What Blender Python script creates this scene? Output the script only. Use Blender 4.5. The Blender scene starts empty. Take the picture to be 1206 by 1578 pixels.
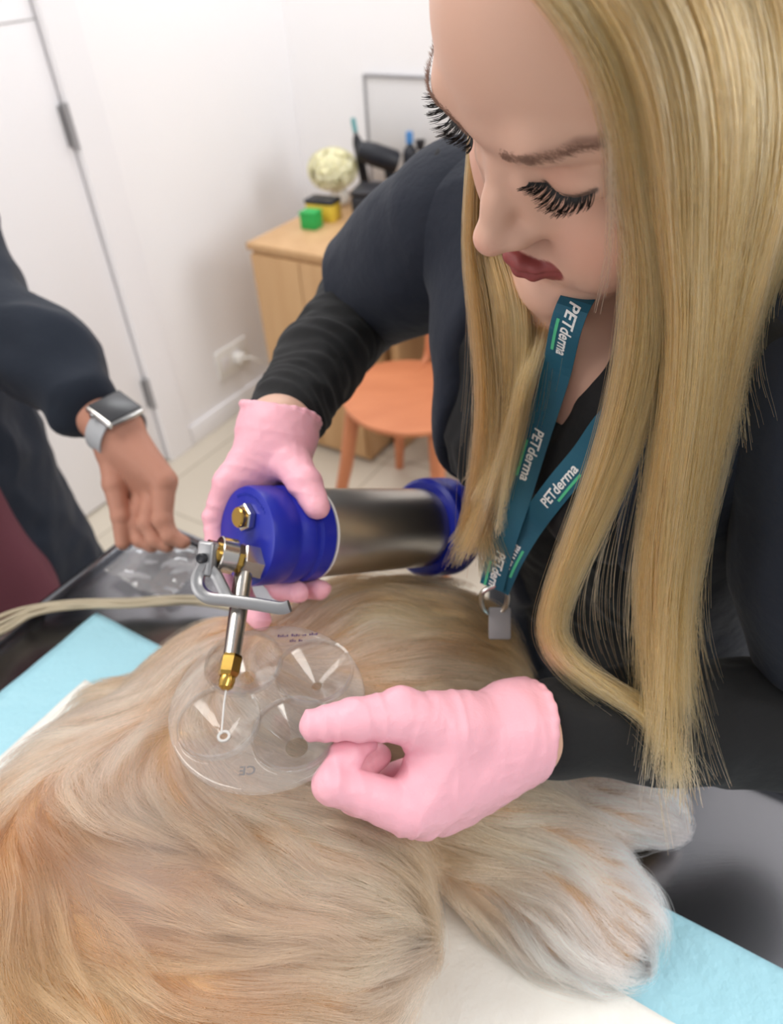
import bpy, bmesh, math, random
import numpy as np
from mathutils import Vector, Matrix

SC = bpy.context.scene
COL = SC.collection
RNG = np.random.default_rng(7)
random.seed(7)

# ------------------------------------------------------------------ camera
FPX = 1140.0
PITCH, ROLL = math.radians(39), math.radians(4)
CAM = np.array([0.0, 0.0, 1.5])
_sp, _cp = math.sin(PITCH), math.cos(PITCH)
FW = np.array([0, _cp, -_sp])
_U0, _R0 = np.array([0, _sp, _cp]), np.array([1.0, 0, 0])
RT = _R0 * math.cos(ROLL) - _U0 * math.sin(ROLL)
UP = _U0 * math.cos(ROLL) + _R0 * math.sin(ROLL)


def P(px, py, d):
    """survey helper: the place d metres in front of the camera along a sight line"""
    return CAM + d * (FW + (px - 603) / FPX * RT + (789 - py) / FPX * UP)


cd = bpy.data.cameras.new('camera')
cam = bpy.data.objects.new('camera', cd)
COL.objects.link(cam)
cd.sensor_fit = 'VERTICAL'
cd.sensor_height = 36.0
cd.lens = 36.0 * FPX / 1578.0
cd.clip_start = 0.02
cd.dof.use_dof = True
cd.dof.focus_distance = 0.41
cd.dof.aperture_fstop = 6.6
cam.matrix_world = Matrix(((RT[0], UP[0], -FW[0], CAM[0]), (RT[1], UP[1], -FW[1], CAM[1]),
                           (RT[2], UP[2], -FW[2], CAM[2]), (0, 0, 0, 1)))
SC.camera = cam

# ------------------------------------------------------------------ light
SC.view_settings.view_transform = 'Standard'
SC.view_settings.look = 'None'
SC.view_settings.gamma = 1.0
SC.view_settings.use_curve_mapping = False
SC.view_settings.exposure = 0.0
w = bpy.data.worlds.new('world')
SC.world = w
w.use_nodes = True
w.node_tree.nodes['Background'].inputs[0].default_value = (0.95, 0.97, 1.0, 1)
w.node_tree.nodes['Background'].inputs[1].default_value = 0.56


def area(name, loc, target, size, power, color):
    l = bpy.data.lights.new(name, 'AREA')
    l.shape = 'RECTANGLE'
    l.size, l.size_y = size
    l.energy = power
    l.color = color
    o = bpy.data.objects.new(name, l)
    COL.objects.link(o)
    o.location = loc
    o.rotation_euler = (Vector(target) - Vector(loc)).to_track_quat('-Z', 'Y').to_euler()
    return o


area('overhead_light', (-1.1, 0.7, 2.75), (-1.1, 0.7, 0), (1.2, 0.6), 22, (1.0, 0.96, 0.9))
area('window_light', (2.6, 0.9, 1.9), (0.2, 0.7, 1.1), (1.6, 1.5), 58, (0.97, 0.98, 1.0))
area('overhead_light', (0.9, -0.6, 2.75), (0.7, -0.4, 0), (1.2, 0.6), 22, (1.0, 0.96, 0.9))
area('window_light', (-2.6, -0.4, 2.0), (0, 0.6, 1.1), (1.6, 1.5), 30, (1.0, 0.97, 0.94))
area('overhead_light', (-0.1, 2.35, 2.7), (-0.1, 2.35, 0), (0.9, 0.4), 15, (0.97, 0.98, 1.0))  # added fill above the back of the room, brightens walls and cabinet
SC.cycles.use_denoising = True
SC.cycles.max_bounces = 8
SC.cycles.transmission_bounces = 8
SC.cycles.transparent_max_bounces = 12
SC.cycles.volume_bounces = 1
SC.cycles.caustics_refractive = False
SC.cycles.caustics_reflective = False


# ------------------------------------------------------------------ helpers
def lin(r, g, b):
    f = lambda c: (c / 255 / 12.92) if c / 255 <= 0.04045 else ((c / 255 + 0.055) / 1.055) ** 2.4
    return (f(r), f(g), f(b), 1.0)


def mat(name, col, rough=0.5, metal=0.0, bump=None, var=None, spec=0.5, sss=None, coat=0.0, sheen=0.0,
        trans=0.0, ior=1.45, attr=None, stretch=None, emit=None):
    m = bpy.data.materials.new(name)
    m.use_nodes = True
    nt = m.node_tree
    b = nt.nodes['Principled BSDF']
    b.inputs['Base Color'].default_value = col
    b.inputs['Roughness'].default_value = rough
    b.inputs['Metallic'].default_value = metal
    b.inputs['Specular IOR Level'].default_value = spec
    b.inputs['IOR'].default_value = ior
    b.inputs['Coat Weight'].default_value = coat
    b.inputs['Sheen Weight'].default_value = sheen
    b.inputs['Transmission Weight'].default_value = trans
    if sss:
        b.inputs['Subsurface Weight'].default_value = sss[0]
        b.inputs['Subsurface Radius'].default_value = sss[1]
        b.inputs['Subsurface Scale'].default_value = sss[2]
    if emit:
        b.inputs['Emission Color'].default_value = emit[0]
        b.inputs['Emission Strength'].default_value = emit[1]
    tc = nt.nodes.new('ShaderNodeTexCoord')
    vec = tc.outputs['Object']
    if stretch:
        mp = nt.nodes.new('ShaderNodeMapping')
        mp.inputs['Scale'].default_value = stretch[0]
        mp.inputs['Rotation'].default_value = stretch[1]
        nt.links.new(vec, mp.inputs[0])
        vec = mp.outputs[0]
    if attr:
        a = nt.nodes.new('ShaderNodeAttribute')
        a.attribute_name = attr
        nt.links.new(a.outputs['Color'], b.inputs['Base Color'])
    if var:
        scale, col2, detail = var
        n = nt.nodes.new('ShaderNodeTexNoise')
        n.inputs['Scale'].default_value = scale
        n.inputs['Detail'].default_value = detail
        nt.links.new(vec, n.inputs['Vector'])
        mx = nt.nodes.new('ShaderNodeMix')
        mx.data_type = 'RGBA'
        mx.inputs[6].default_value = col
        mx.inputs[7].default_value = col2
        mr = nt.nodes.new('ShaderNodeMapRange')
        mr.inputs[1].default_value, mr.inputs[2].default_value = 0.3, 0.7
        nt.links.new(n.outputs[0], mr.inputs[0])
        nt.links.new(mr.outputs[0], mx.inputs[0])
        nt.links.new(mx.outputs[2], b.inputs['Base Color'])
    if bump:
        prev = None
        for scale, strength, dist in (bump if isinstance(bump, list) else [bump]):
            n = nt.nodes.new('ShaderNodeTexNoise')
            n.inputs['Scale'].default_value = scale
            n.inputs['Detail'].default_value = 4
            nt.links.new(vec, n.inputs['Vector'])
            bp = nt.nodes.new('ShaderNodeBump')
            bp.inputs['Strength'].default_value = strength
            bp.inputs['Distance'].default_value = dist
            nt.links.new(n.outputs[0], bp.inputs['Height'])
            if prev:
                nt.links.new(prev, bp.inputs['Normal'])
            prev = bp.outputs[0]
        nt.links.new(prev, b.inputs['Normal'])
    return m


def link(name, me, material=None, parent=None):
    o = bpy.data.objects.new(name, me)
    COL.objects.link(o)
    if material:
        me.materials.append(material)
    if parent:
        o.parent = parent
        o.matrix_parent_inverse = parent.matrix_basis.inverted()
    return o


def tag(o, label, cat, group=None, kind=None):
    o['label'] = label
    o['category'] = cat
    if group:
        o['group'] = group
    if kind:
        o['kind'] = kind
    return o


def thing(name, label, cat, loc, group=None):
    o = bpy.data.objects.new(name, None)
    o.empty_display_size = 0.05
    COL.objects.link(o)
    o.location = [float(v) for v in loc]
    return tag(o, label, cat, group)


def struct(o):
    o['kind'] = 'structure'
    return o


def from_arrays(name, v, f, material=None, parent=None, smooth=True, tint=None):
    """one mesh object from vertex and face arrays; the origin goes to its base"""
    me = bpy.data.meshes.new(name)
    me.from_pydata([tuple(map(float, a)) for a in v], [], [tuple(map(int, a)) for a in f])
    if smooth:
        me.polygons.foreach_set('use_smooth', [True] * len(me.polygons))
    if tint is not None:
        at = me.color_attributes.new('tint', 'FLOAT_COLOR', 'POINT')
        at.data.foreach_set('color', np.concatenate([tint, np.ones((len(tint), 1))], 1).astype(np.float32).ravel())
    me.update()
    return link(name, me, material, parent)


def bm_obj(name, bm, material=None, parent=None, smooth=False, recalc=True):
    if recalc:
        bmesh.ops.recalc_face_normals(bm, faces=bm.faces[:])
    me = bpy.data.meshes.new(name)
    bm.to_mesh(me)
    bm.free()
    if smooth:
        me.polygons.foreach_set('use_smooth', [True] * len(me.polygons))
        try:
            me.set_sharp_from_angle(angle=math.radians(35))
        except Exception:
            pass
    return link(name, me, material, parent)


def frame(origin, x, y):
    """4x4 matrix of a right-handed frame from an origin, an x axis and a rough y axis"""
    x = Vector(x).normalized()
    z = x.cross(Vector(y)).normalized()
    y = z.cross(x)
    return Matrix(((x[0], y[0], z[0], origin[0]), (x[1], y[1], z[1], origin[1]),
                   (x[2], y[2], z[2], origin[2]), (0, 0, 0, 1)))


def add_box(bm, lo, hi, M=None, bevel=0.0, seg=2):
    M = M or Matrix.Identity(4)
    vs = [bm.verts.new(M @ Vector((x, y, z))) for x in (lo[0], hi[0]) for y in (lo[1], hi[1]) for z in (lo[2], hi[2])]
    fs = [bm.faces.new([vs[i] for i in q]) for q in
          ((0, 1, 3, 2), (4, 6, 7, 5), (0, 4, 5, 1), (2, 3, 7, 6), (0, 2, 6, 4), (1, 5, 7, 3))]
    if bevel > 0:
        bmesh.ops.recalc_face_normals(bm, faces=fs)
        es = list({e for f in fs for e in f.edges})
        bmesh.ops.bevel(bm, geom=es, offset=bevel, segments=seg, affect='EDGES', profile=0.5)
    return bm


def box(name, lo, hi, material, parent=None, M=None, bevel=0.004):
    return bm_obj(name, add_box(bmesh.new(), lo, hi, M, bevel), material, parent, smooth=bevel > 0)


def add_lathe(bm, prof, M=None, n=48, closed=False):
    """profile of (radius, height) turned about local z"""
    M = M or Matrix.Identity(4)
    rings = []
    for r, h in prof:
        if r < 1e-6:
            rings.append([bm.verts.new(M @ Vector((0, 0, h)))])
        else:
            rings.append([bm.verts.new(M @ Vector((r * math.cos(2 * math.pi * i / n), r * math.sin(2 * math.pi * i / n), h)))
                          for i in range(n)])
    pairs = list(zip(rings, rings[1:])) + ([(rings[-1], rings[0])] if closed else [])
    for a, b in pairs:
        for i in range(n):
            j = (i + 1) % n
            if len(a) == 1 and len(b) == 1:
                continue
            if len(a) == 1:
                bm.faces.new((a[0], b[i], b[j]))
            elif len(b) == 1:
                bm.faces.new((a[i], a[j], b[0]))
            else:
                bm.faces.new((a[i], a[j], b[j], b[i]))
    return bm


def lathe(name, prof, material, parent=None, M=None, n=48, closed=False, smooth=True):
    return bm_obj(name, add_lathe(bmesh.new(), prof, M, n, closed), material, parent, smooth)


def spline(pts, n):
    """Catmull-Rom through rows of pts, n samples"""
    p = np.asarray(pts, float)
    p = np.vstack([2 * p[0] - p[1], p, 2 * p[-1] - p[-2]])
    k = len(p) - 3
    t = np.linspace(0, k - 1e-6, n)
    i = t.astype(int)
    u = (t - i)[:, None]
    a, b, c, d = p[i], p[i + 1], p[i + 2], p[i + 3]
    return 0.5 * (2 * b + (c - a) * u + (2 * a - 5 * b + 4 * c - d) * u ** 2 + (3 * b - a - 3 * c + d) * u ** 3)


def add_tube(bm, pts, r, n=10, cap=True):
    pts = [Vector(p) for p in pts]
    rs = r if hasattr(r, '__len__') else [r] * len(pts)
    t0 = (pts[1] - pts[0]).normalized()
    up = Vector((0, 0, 1)) if abs(t0.z) < 0.9 else Vector((1, 0, 0))
    nrm = t0.cross(up).normalized()
    rings = []
    for i, p in enumerate(pts):
        t = (pts[min(i + 1, len(pts) - 1)] - pts[max(i - 1, 0)]).normalized()
        nrm = (nrm - t * nrm.dot(t)).normalized()
        bn = t.cross(nrm)
        rings.append([bm.verts.new(p + (nrm * math.cos(2 * math.pi * k / n) + bn * math.sin(2 * math.pi * k / n)) * rs[i])
                      for k in range(n)])
    for a, b in zip(rings, rings[1:]):
        for k in range(n):
            bm.faces.new((a[k], a[(k + 1) % n], b[(k + 1) % n], b[k]))
    if cap:
        bm.faces.new(rings[0])
        bm.faces.new(rings[-1])
    return bm


def tube(name, pts, r, material, parent=None, n=10):
    return bm_obj(name, add_tube(bmesh.new(), pts, r, n), material, parent, smooth=True)


# ---------------------------------------------------------------- modelling with distance fields
class Field:
    def __init__(s, lo, hi, h):
        s.lo, s.h = np.asarray(lo, np.float32), h
        s.n = np.ceil((np.asarray(hi) - np.asarray(lo)) / h).astype(int) + 1
        s.d = np.full(s.n, 0.02, np.float32)

    def win(s, lo, hi, m):
        a = np.clip(np.floor((np.asarray(lo) - m - s.lo) / s.h).astype(int), 0, s.n)
        b = np.clip(np.ceil((np.asarray(hi) + m - s.lo) / s.h).astype(int) + 1, 0, s.n)
        if np.any(b <= a):
            return None, None
        g = [(s.lo[i] + s.h * np.arange(a[i], b[i], dtype=np.float32)) for i in range(3)]
        return tuple(slice(x, y) for x, y in zip(a, b)), (g[0][:, None, None], g[1][None, :, None], g[2][None, None, :])

    def put(s, fn, lo, hi, k, sub=False):
        w, g = s.win(lo, hi, k + 3 * s.h + 0.004)
        if w is None:
            return s
        v = fn(*g)
        d = s.d[w]
        if sub:
            h = np.clip(0.5 - 0.5 * (d + v) / k, 0, 1)
            s.d[w] = d + (-v - d) * h + k * h * (1 - h)
        else:
            h = np.clip(0.5 + 0.5 * (d - v) / k, 0, 1)
            s.d[w] = d + (v - d) * h - k * h * (1 - h)
        return s

    def ell(s, c, r, k=0.004, sub=False, M=None):
        c, r = np.asarray(c, float), np.asarray(r, float)
        R = np.eye(3) if M is None else np.asarray(M)

        def fn(x, y, z):
            p = [x - c[0], y - c[1], z - c[2]]
            q = [sum(R[j, i] * p[j] for j in range(3)) / r[i] for i in range(3)]
            k0 = np.sqrt(q[0] ** 2 + q[1] ** 2 + q[2] ** 2) + 1e-9
            k1 = np.sqrt((q[0] / r[0]) ** 2 + (q[1] / r[1]) ** 2 + (q[2] / r[2]) ** 2) + 1e-9
            return k0 * (k0 - 1) / k1
        m = r.max() if M is not None else r
        return s.put(fn, c - m, c + m, k, sub)

    def cone(s, a, b, ra, rb, k=0.004, sub=False):
        a, b = np.asarray(a, float), np.asarray(b, float)
        ba = b - a
        L2 = float(ba @ ba) + 1e-12

        def fn(x, y, z):
            t = np.clip(((x - a[0]) * ba[0] + (y - a[1]) * ba[1] + (z - a[2]) * ba[2]) / L2, 0, 1)
            return np.sqrt((x - a[0] - t * ba[0]) ** 2 + (y - a[1] - t * ba[1]) ** 2 + (z - a[2] - t * ba[2]) ** 2) - (ra + (rb - ra) * t)
        m = max(ra, rb)
        return s.put(fn, np.minimum(a, b) - m, np.maximum(a, b) + m, k, sub)

    def chain(s, pts, rs, k=0.004, sub=False):
        for i in range(len(pts) - 1):
            s.cone(pts[i], pts[i + 1], rs[i], rs[i + 1], k, sub)
        return s

    def plane(s, o, n, k=0.004):
        """keep only what lies behind the plane"""
        o, n = np.asarray(o, float), np.asarray(n, float) / np.linalg.norm(n)
        g = [(s.lo[i] + s.h * np.arange(s.n[i], dtype=np.float32)) for i in range(3)]
        v = (g[0][:, None, None] - o[0]) * n[0] + (g[1][None, :, None] - o[1]) * n[1] + (g[2][None, None, :] - o[2]) * n[2]
        h = np.clip(0.5 + 0.5 * (s.d - v) / -k, 0, 1)
        s.d = (np.maximum(s.d, v) + k * 0.25 * np.clip(1 - np.abs(s.d - v) / k, 0, 1) ** 2).astype(np.float32)
        return s

    def mesh(s, relax=2):
        d = s.d.copy()
        d[0], d[-1], d[:, 0], d[:, -1], d[:, :, 0], d[:, :, -1] = (np.abs(x) + 1e-4 for x in (d[0], d[-1], d[:, 0], d[:, -1], d[:, :, 0], d[:, :, -1]))
        ins = d < 0
        c = np.zeros(tuple(np.array(d.shape) - 1), np.int8)
        for i in (0, 1):
            for j in (0, 1):
                for k in (0, 1):
                    c += ins[i:i + c.shape[0], j:j + c.shape[1], k:k + c.shape[2]]
        act = np.argwhere((c > 0) & (c < 8))
        idx = np.full(c.shape, -1, np.int32)
        idx[tuple(act.T)] = np.arange(len(act))
        pos = np.zeros((len(act), 3))
        cnt = np.zeros(len(act))
        for ax in range(3):
            o1, o2 = [i for i in range(3) if i != ax]
            for i in (0, 1):
                for j in (0, 1):
                    p0 = act.copy()
                    p0[:, o1] += i
                    p0[:, o2] += j
                    p1 = p0.copy()
                    p1[:, ax] += 1
                    a, b = d[tuple(p0.T)], d[tuple(p1.T)]
                    x = (a < 0) != (b < 0)
                    t = a[x] / (a[x] - b[x])
                    q = p0[x].astype(float)
                    q[:, ax] += t
                    pos[x] += q
                    cnt[x] += 1
        v = pos / cnt[:, None]
        F = []
        for ax in range(3):
            o1, o2 = (ax + 1) % 3, (ax + 2) % 3
            sl0 = [slice(None)] * 3
            sl1 = [slice(None)] * 3
            sl0[ax], sl1[ax] = slice(0, -1), slice(1, None)
            a, b = ins[tuple(sl0)], ins[tuple(sl1)]
            e = np.argwhere(a != b)
            flip = a[tuple(e.T)]
            q = []
            for i, j in ((0, 0), (1, 0), (1, 1), (0, 1)):
                r = e.copy()
                r[:, o1] -= i
                r[:, o2] -= j
                q.append(idx[tuple(r.T)])
            q = np.stack(q, 1)
            q[~flip] = q[~flip][:, ::-1]
            F.append(q)
        F = np.vstack(F)
        if relax:
            for _ in range(relax):
                acc = np.zeros_like(v)
                n = np.zeros(len(v))
                for a, b in ((0, 1), (1, 2), (2, 3), (3, 0)):
                    for p, q in ((a, b), (b, a)):
                        np.add.at(acc, F[:, p], v[F[:, q]])
                        np.add.at(n, F[:, p], 1)
                v = 0.5 * v + 0.5 * acc / n[:, None]
        return s.lo + v * s.h, F


def vnoise(p, seed=0):
    """smooth lattice noise, -1..1"""
    p = np.asarray(p, float)
    i = np.floor(p).astype(np.int64)
    f = p - i
    f = f * f * (3 - 2 * f)
    out = np.zeros(len(p))
    for dx in (0, 1):
        for dy in (0, 1):
            for dz in (0, 1):
                h = ((i[:, 0] + dx) * 73856093) ^ ((i[:, 1] + dy) * 19349663) ^ ((i[:, 2] + dz) * 83492791) ^ (seed * 2654435761)
                h = (h ^ (h >> 13)) * 1274126177 & 0x7fffffff
                h = (h ^ (h >> 16)) & 0xffff
                wgt = (f[:, 0] if dx else 1 - f[:, 0]) * (f[:, 1] if dy else 1 - f[:, 1]) * (f[:, 2] if dz else 1 - f[:, 2])
                out += wgt * (h / 32767.5 - 1)
    return out


def vert_normals(v, f):
    n = np.cross(v[f[:, 2]] - v[f[:, 0]], v[f[:, 3]] - v[f[:, 1]])
    o = np.zeros_like(v)
    for i in range(4):
        np.add.at(o, f[:, i], n)
    return o / (np.linalg.norm(o, axis=1, keepdims=True) + 1e-12)


def wrinkle(v, f, amp, freq, axis=None, squash=1.0, seed=1):
    """push cloth in and out along its normals; folds run across the axis"""
    n = vert_normals(v, f)
    p = v * freq
    if axis is not None:
        a = np.asarray(axis, float) / np.linalg.norm(axis)
        al = (p @ a)[:, None] * a
        p = al * squash + (p - al)
    s = 1 - 2 * np.abs(vnoise(p, seed)) + 0.5 * vnoise(p * 2.3, seed + 1)
    return v + n * (amp * s)[:, None]


def join(parts):
    V, F, o = [], [], 0
    for v, f in parts:
        V.append(v)
        F.append(f + o)
        o += len(v)
    return np.vstack(V), np.vstack(F)


def strands(name, pts, rad, tint, material, parent=None, taper=True):
    """hair strands: pts (N, K, 3) in world space"""
    n, k = pts.shape[:2]
    hc = bpy.data.hair_curves.new(name)
    hc.add_curves([k] * n)
    hc.points.foreach_set('position', pts.astype(np.float32).ravel())
    r = np.broadcast_to(np.asarray(rad, float).reshape(-1, 1), (n, 1)) * (np.linspace(1, 0.25, k) ** 0.7 if taper else np.ones(k))[None]
    at = hc.attributes.get('radius') or hc.attributes.new('radius', 'FLOAT', 'POINT')
    at.data.foreach_set('value', r.astype(np.float32).ravel())
    ta = hc.attributes.new('tint', 'FLOAT_COLOR', 'CURVE')
    ta.data.foreach_set('color', np.concatenate([np.broadcast_to(tint, (n, 3)), np.ones((n, 1))], 1).astype(np.float32).ravel())
    return link(name, hc, material, parent)


def hair_mat(name, rough=0.35, radial=0.5, coat=0.0):
    m = bpy.data.materials.new(name)
    m.use_nodes = True
    nt = m.node_tree
    nt.nodes.remove(nt.nodes['Principled BSDF'])
    h = nt.nodes.new('ShaderNodeBsdfHairPrincipled')
    h.model = 'CHIANG'
    h.parametrization = 'COLOR'
    a = nt.nodes.new('ShaderNodeAttribute')
    a.attribute_name = 'tint'
    nt.links.new(a.outputs['Color'], h.inputs['Color'])
    h.inputs['Roughness'].default_value = rough
    h.inputs['Radial Roughness'].default_value = radial
    h.inputs['Coat'].default_value = coat
    nt.links.new(h.outputs[0], nt.nodes['Material Output'].inputs['Surface'])
    return m
# ------------------------------------------------------------------ materials
M_wall = mat('white_paint', lin(244, 242, 243), 0.6, bump=(90, 0.05, 0.002))
M_trim = mat('white_gloss', lin(240, 238, 240), 0.35)
M_seam = mat('door_gap', lin(150, 148, 146), 0.7)
M_floor = mat('beige_tile', lin(205, 196, 180), 0.25)
M_steel = mat('brushed_steel', lin(146, 146, 150), 0.24, 1.0, bump=(60, 0.06, 0.0005), stretch=((1, 22, 22), (0, 0, math.radians(-34))))
M_dewar = mat('satin_steel', lin(196, 190, 182), 0.36, 1.0, bump=(40, 0.05, 0.0003))
M_chrome = mat('chrome', lin(200, 196, 190), 0.22, 1.0)
M_cast = mat('grey_cast_metal', lin(158, 158, 160), 0.38, 0.85)
M_brass = mat('brass', lin(196, 158, 82), 0.22, 1.0, bump=(300, 0.1, 0.0003))
M_blue = mat('blue_plastic', lin(26, 38, 158), 0.36, spec=0.5, bump=(500, 0.1, 0.0003))
M_clear = mat('clear_acrylic', (0.97, 0.97, 0.97, 1), 0.04, trans=1.0, ior=1.40)
M_frost = mat('white_print', lin(225, 222, 220), 0.5)
M_ink = mat('purple_ink', lin(70, 40, 95), 0.6)
M_mark = mat('grey_ink', lin(110, 105, 105), 0.6)
M_glove = mat('pink_nitrile', lin(240, 178, 192), 0.42, sss=(0.15, (0.01, 0.004, 0.004), 0.4), bump=[(70, 0.25, 0.003), (260, 0.28, 0.001), (700, 0.15, 0.0005)], spec=0.35)
M_skin = mat('skin', lin(214, 160, 140), 0.45, sss=(0.10, (0.007, 0.004, 0.003), 0.5), bump=(700, 0.05, 0.0004), attr='tint', spec=0.35)
M_skin2 = mat('tanned_skin', lin(182, 130, 110), 0.5, sss=(0.1, (0.012, 0.005, 0.003), 0.5), bump=[(160, 0.25, 0.001), (500, 0.1, 0.0005)], spec=0.35)
M_navy = mat('navy_scrub_cloth', lin(23, 29, 43), 0.85, bump=[(1500, 0.25, 0.0004), (25, 0.5, 0.008)], sheen=0.06)
M_black = mat('black_knit', lin(19, 19, 21), 0.88, bump=[(1200, 0.3, 0.0005), (30, 0.4, 0.006)], sheen=0.05)
M_navy2 = mat('dark_blue_cloth', lin(18, 27, 41), 0.85, bump=[(900, 0.2, 0.0005), (22, 0.4, 0.008)], sheen=0.05)
M_burg = mat('burgundy_cloth', lin(92, 44, 56), 0.85, bump=(40, 0.3, 0.004))
M_teal = mat('teal_ribbon', lin(20, 88, 112), 0.55, bump=(2500, 0.2, 0.0002))
M_white = mat('white_print_ink', lin(238, 240, 240), 0.6)
M_green = mat('green_print_ink', lin(80, 190, 140), 0.6)
M_padb = mat('pale_blue_film', lin(160, 208, 222), 0.45, bump=[(55, 0.5, 0.006), (220, 0.2, 0.001)])
M_padw = mat('white_quilted_tissue', lin(236, 234, 228), 0.9, bump=[(60, 0.5, 0.004), (400, 0.3, 0.001)])
M_wood = mat('light_oak_board', lin(206, 168, 124), 0.5, var=(14, lin(190, 150, 106), 4), stretch=((1, 1, 0.12), (0, 0, 0)))
M_chair = mat('orange_plywood', lin(206, 132, 92), 0.45, var=(18, lin(192, 118, 80), 4), stretch=((0.3, 1, 1), (0, 0, 0.6)))
M_grey = mat('grey_plastic', lin(150, 148, 150), 0.5)
M_dark = mat('black_plastic', lin(32, 33, 40), 0.45)
M_band = mat('grey_silicone', lin(170, 172, 176), 0.55)
M_glass = mat('dark_glass', lin(52, 52, 55), 0.3)
M_alu = mat('silver_aluminium', lin(205, 203, 200), 0.28, 1.0)
M_socket = mat('white_plastic', lin(238, 236, 232), 0.35)
M_board = mat('whiteboard', lin(222, 220, 220), 0.3)
M_cable = mat('beige_rubber', lin(176, 164, 140), 0.5)
M_petal = mat('cream_petal', lin(245, 240, 205), 0.7, sss=(0.2, (0.01, 0.01, 0.006), 0.5))
M_stem = mat('green_stem', lin(90, 110, 60), 0.6)
M_gbox = mat('green_card', lin(40, 165, 80), 0.5)
M_ybox = mat('yellow_card', lin(225, 195, 70), 0.5)
M_tealp = mat('teal_plastic', lin(90, 160, 165), 0.4)
M_lblue = mat('blue_plastic_cap', lin(70, 130, 190), 0.4)
M_bead = mat('red_bead', lin(110, 30, 25), 0.25)
M_dark_ink = mat('embossed_blue', lin(40, 54, 170), 0.4)

# ------------------------------------------------------------------ the room
A0 = np.array([-0.745, 2.306, 0.0])                 # foot of the wall beside the door
DA = np.array([math.cos(math.radians(56)), math.sin(math.radians(56)), 0.0])
DB = np.array([DA[1], -DA[0], 0.0])                 # along the other wall, to the right
CORNER = A0 + DA * 0.89
Mw = frame(CORNER, DB, DA)                          # local x right along wall_back, y through it, z up
# floor with tile joints
fb = add_box(bmesh.new(), (-4.2, -5.2, -0.06), (5.2, 0.12, 0.0), Mw)
fl = struct(bm_obj('floor', fb, M_floor))
nt = M_floor.node_tree
tb = nt.nodes.new('ShaderNodeTexBrick')
tb.offset = 0.0
tb.inputs['Color1'].default_value = lin(208, 199, 184)
tb.inputs['Color2'].default_value = lin(202, 193, 177)
tb.inputs['Mortar'].default_value = lin(176, 166, 150)
tb.inputs['Scale'].default_value = 1.0
tb.inputs['Mortar Size'].default_value = 0.004
tb.inputs['Brick Width'].default_value = 0.6
tb.inputs['Row Height'].default_value = 0.6
tcn = nt.nodes.new('ShaderNodeTexCoord')
mpn = nt.nodes.new('ShaderNodeMapping')
mpn.inputs['Rotation'].default_value = (0, 0, math.radians(34))
nt.links.new(tcn.outputs['Object'], mpn.inputs[0])
nt.links.new(mpn.outputs[0], tb.inputs['Vector'])
nt.links.new(tb.outputs[0], nt.nodes['Principled BSDF'].inputs['Base Color'])

struct(box('wall_back', (0.0, 0.0, 0.0), (5.2, 0.12, 2.8), M_wall, M=Mw, bevel=0))
# wall_left runs from the corner towards the camera; the door stands in it
DX0, DX1, DH = -0.935, -1.855, 2.05                   # door opening along wall_left (local y)
bm = bmesh.new()
add_box(bm, (-0.12, DX0, 0.0), (0.0, 0.12, 2.8), Mw)
add_box(bm, (-0.12, -5.2, 0.0), (0.0, DX1, 2.8), Mw)
add_box(bm, (-0.12, DX1, DH), (0.0, DX0, 2.8), Mw)
struct(bm_obj('wall_left', bm, M_wall))
struct(box('baseboard_left', (0.0, -0.855, 0.0), (0.014, -0.002, 0.075), M_trim, M=Mw, bevel=0.003))
struct(box('baseboard_back', (0.016, -0.014, 0.0), (5.2, 0.0, 0.075), M_trim, M=Mw, bevel=0.003))
# door frame and leaf
bm = bmesh.new()
add_box(bm, (-0.10, DX0 - 0.035, 0.0), (0.018, DX0 + 0.075, DH + 0.07), Mw, 0.003)
add_box(bm, (-0.10, DX1 - 0.075, 0.0), (0.018, DX1 + 0.035, DH + 0.07), Mw, 0.003)
add_box(bm, (-0.10, DX1 + 0.035, DH - 0.03), (0.018, DX0 - 0.035, DH + 0.07), Mw, 0.003)
struct(bm_obj('trim_1', bm, M_trim))
dr = struct(box('door_1', (-0.05, DX1 + 0.039, 0.008), (-0.006, DX0 - 0.041, DH - 0.034), M_trim, M=Mw, bevel=0.003))
box('panel_groove', (-0.0062, DX1 + 0.04, 1.34), (-0.0052, DX0 - 0.042, 1.343), M_seam, dr, Mw, 0)
for z in (0.28, 1.10, 1.84):
    hb = add_tube(bmesh.new(), [Mw @ Vector((0.008, DX0 - 0.040, z + s)) for s in (-0.055, 0.055)], 0.0085, 12)
    add_box(hb, (-0.0055, DX0 - 0.056, z - 0.05), (-0.003, DX0 - 0.046, z + 0.05), Mw)
    bm_obj('hinge', hb, M_grey, dr, smooth=True)
hd = add_tube(bmesh.new(), [Mw @ Vector(q) for q in ((-0.006, DX1 + 0.10, 1.0), (0.045, DX1 + 0.10, 1.0), (0.05, DX1 + 0.11, 1.0), (0.05, DX1 + 0.23, 1.0))], 0.009, 10)
bm_obj('door_handle', hd, M_chrome, dr, smooth=True)

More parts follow.
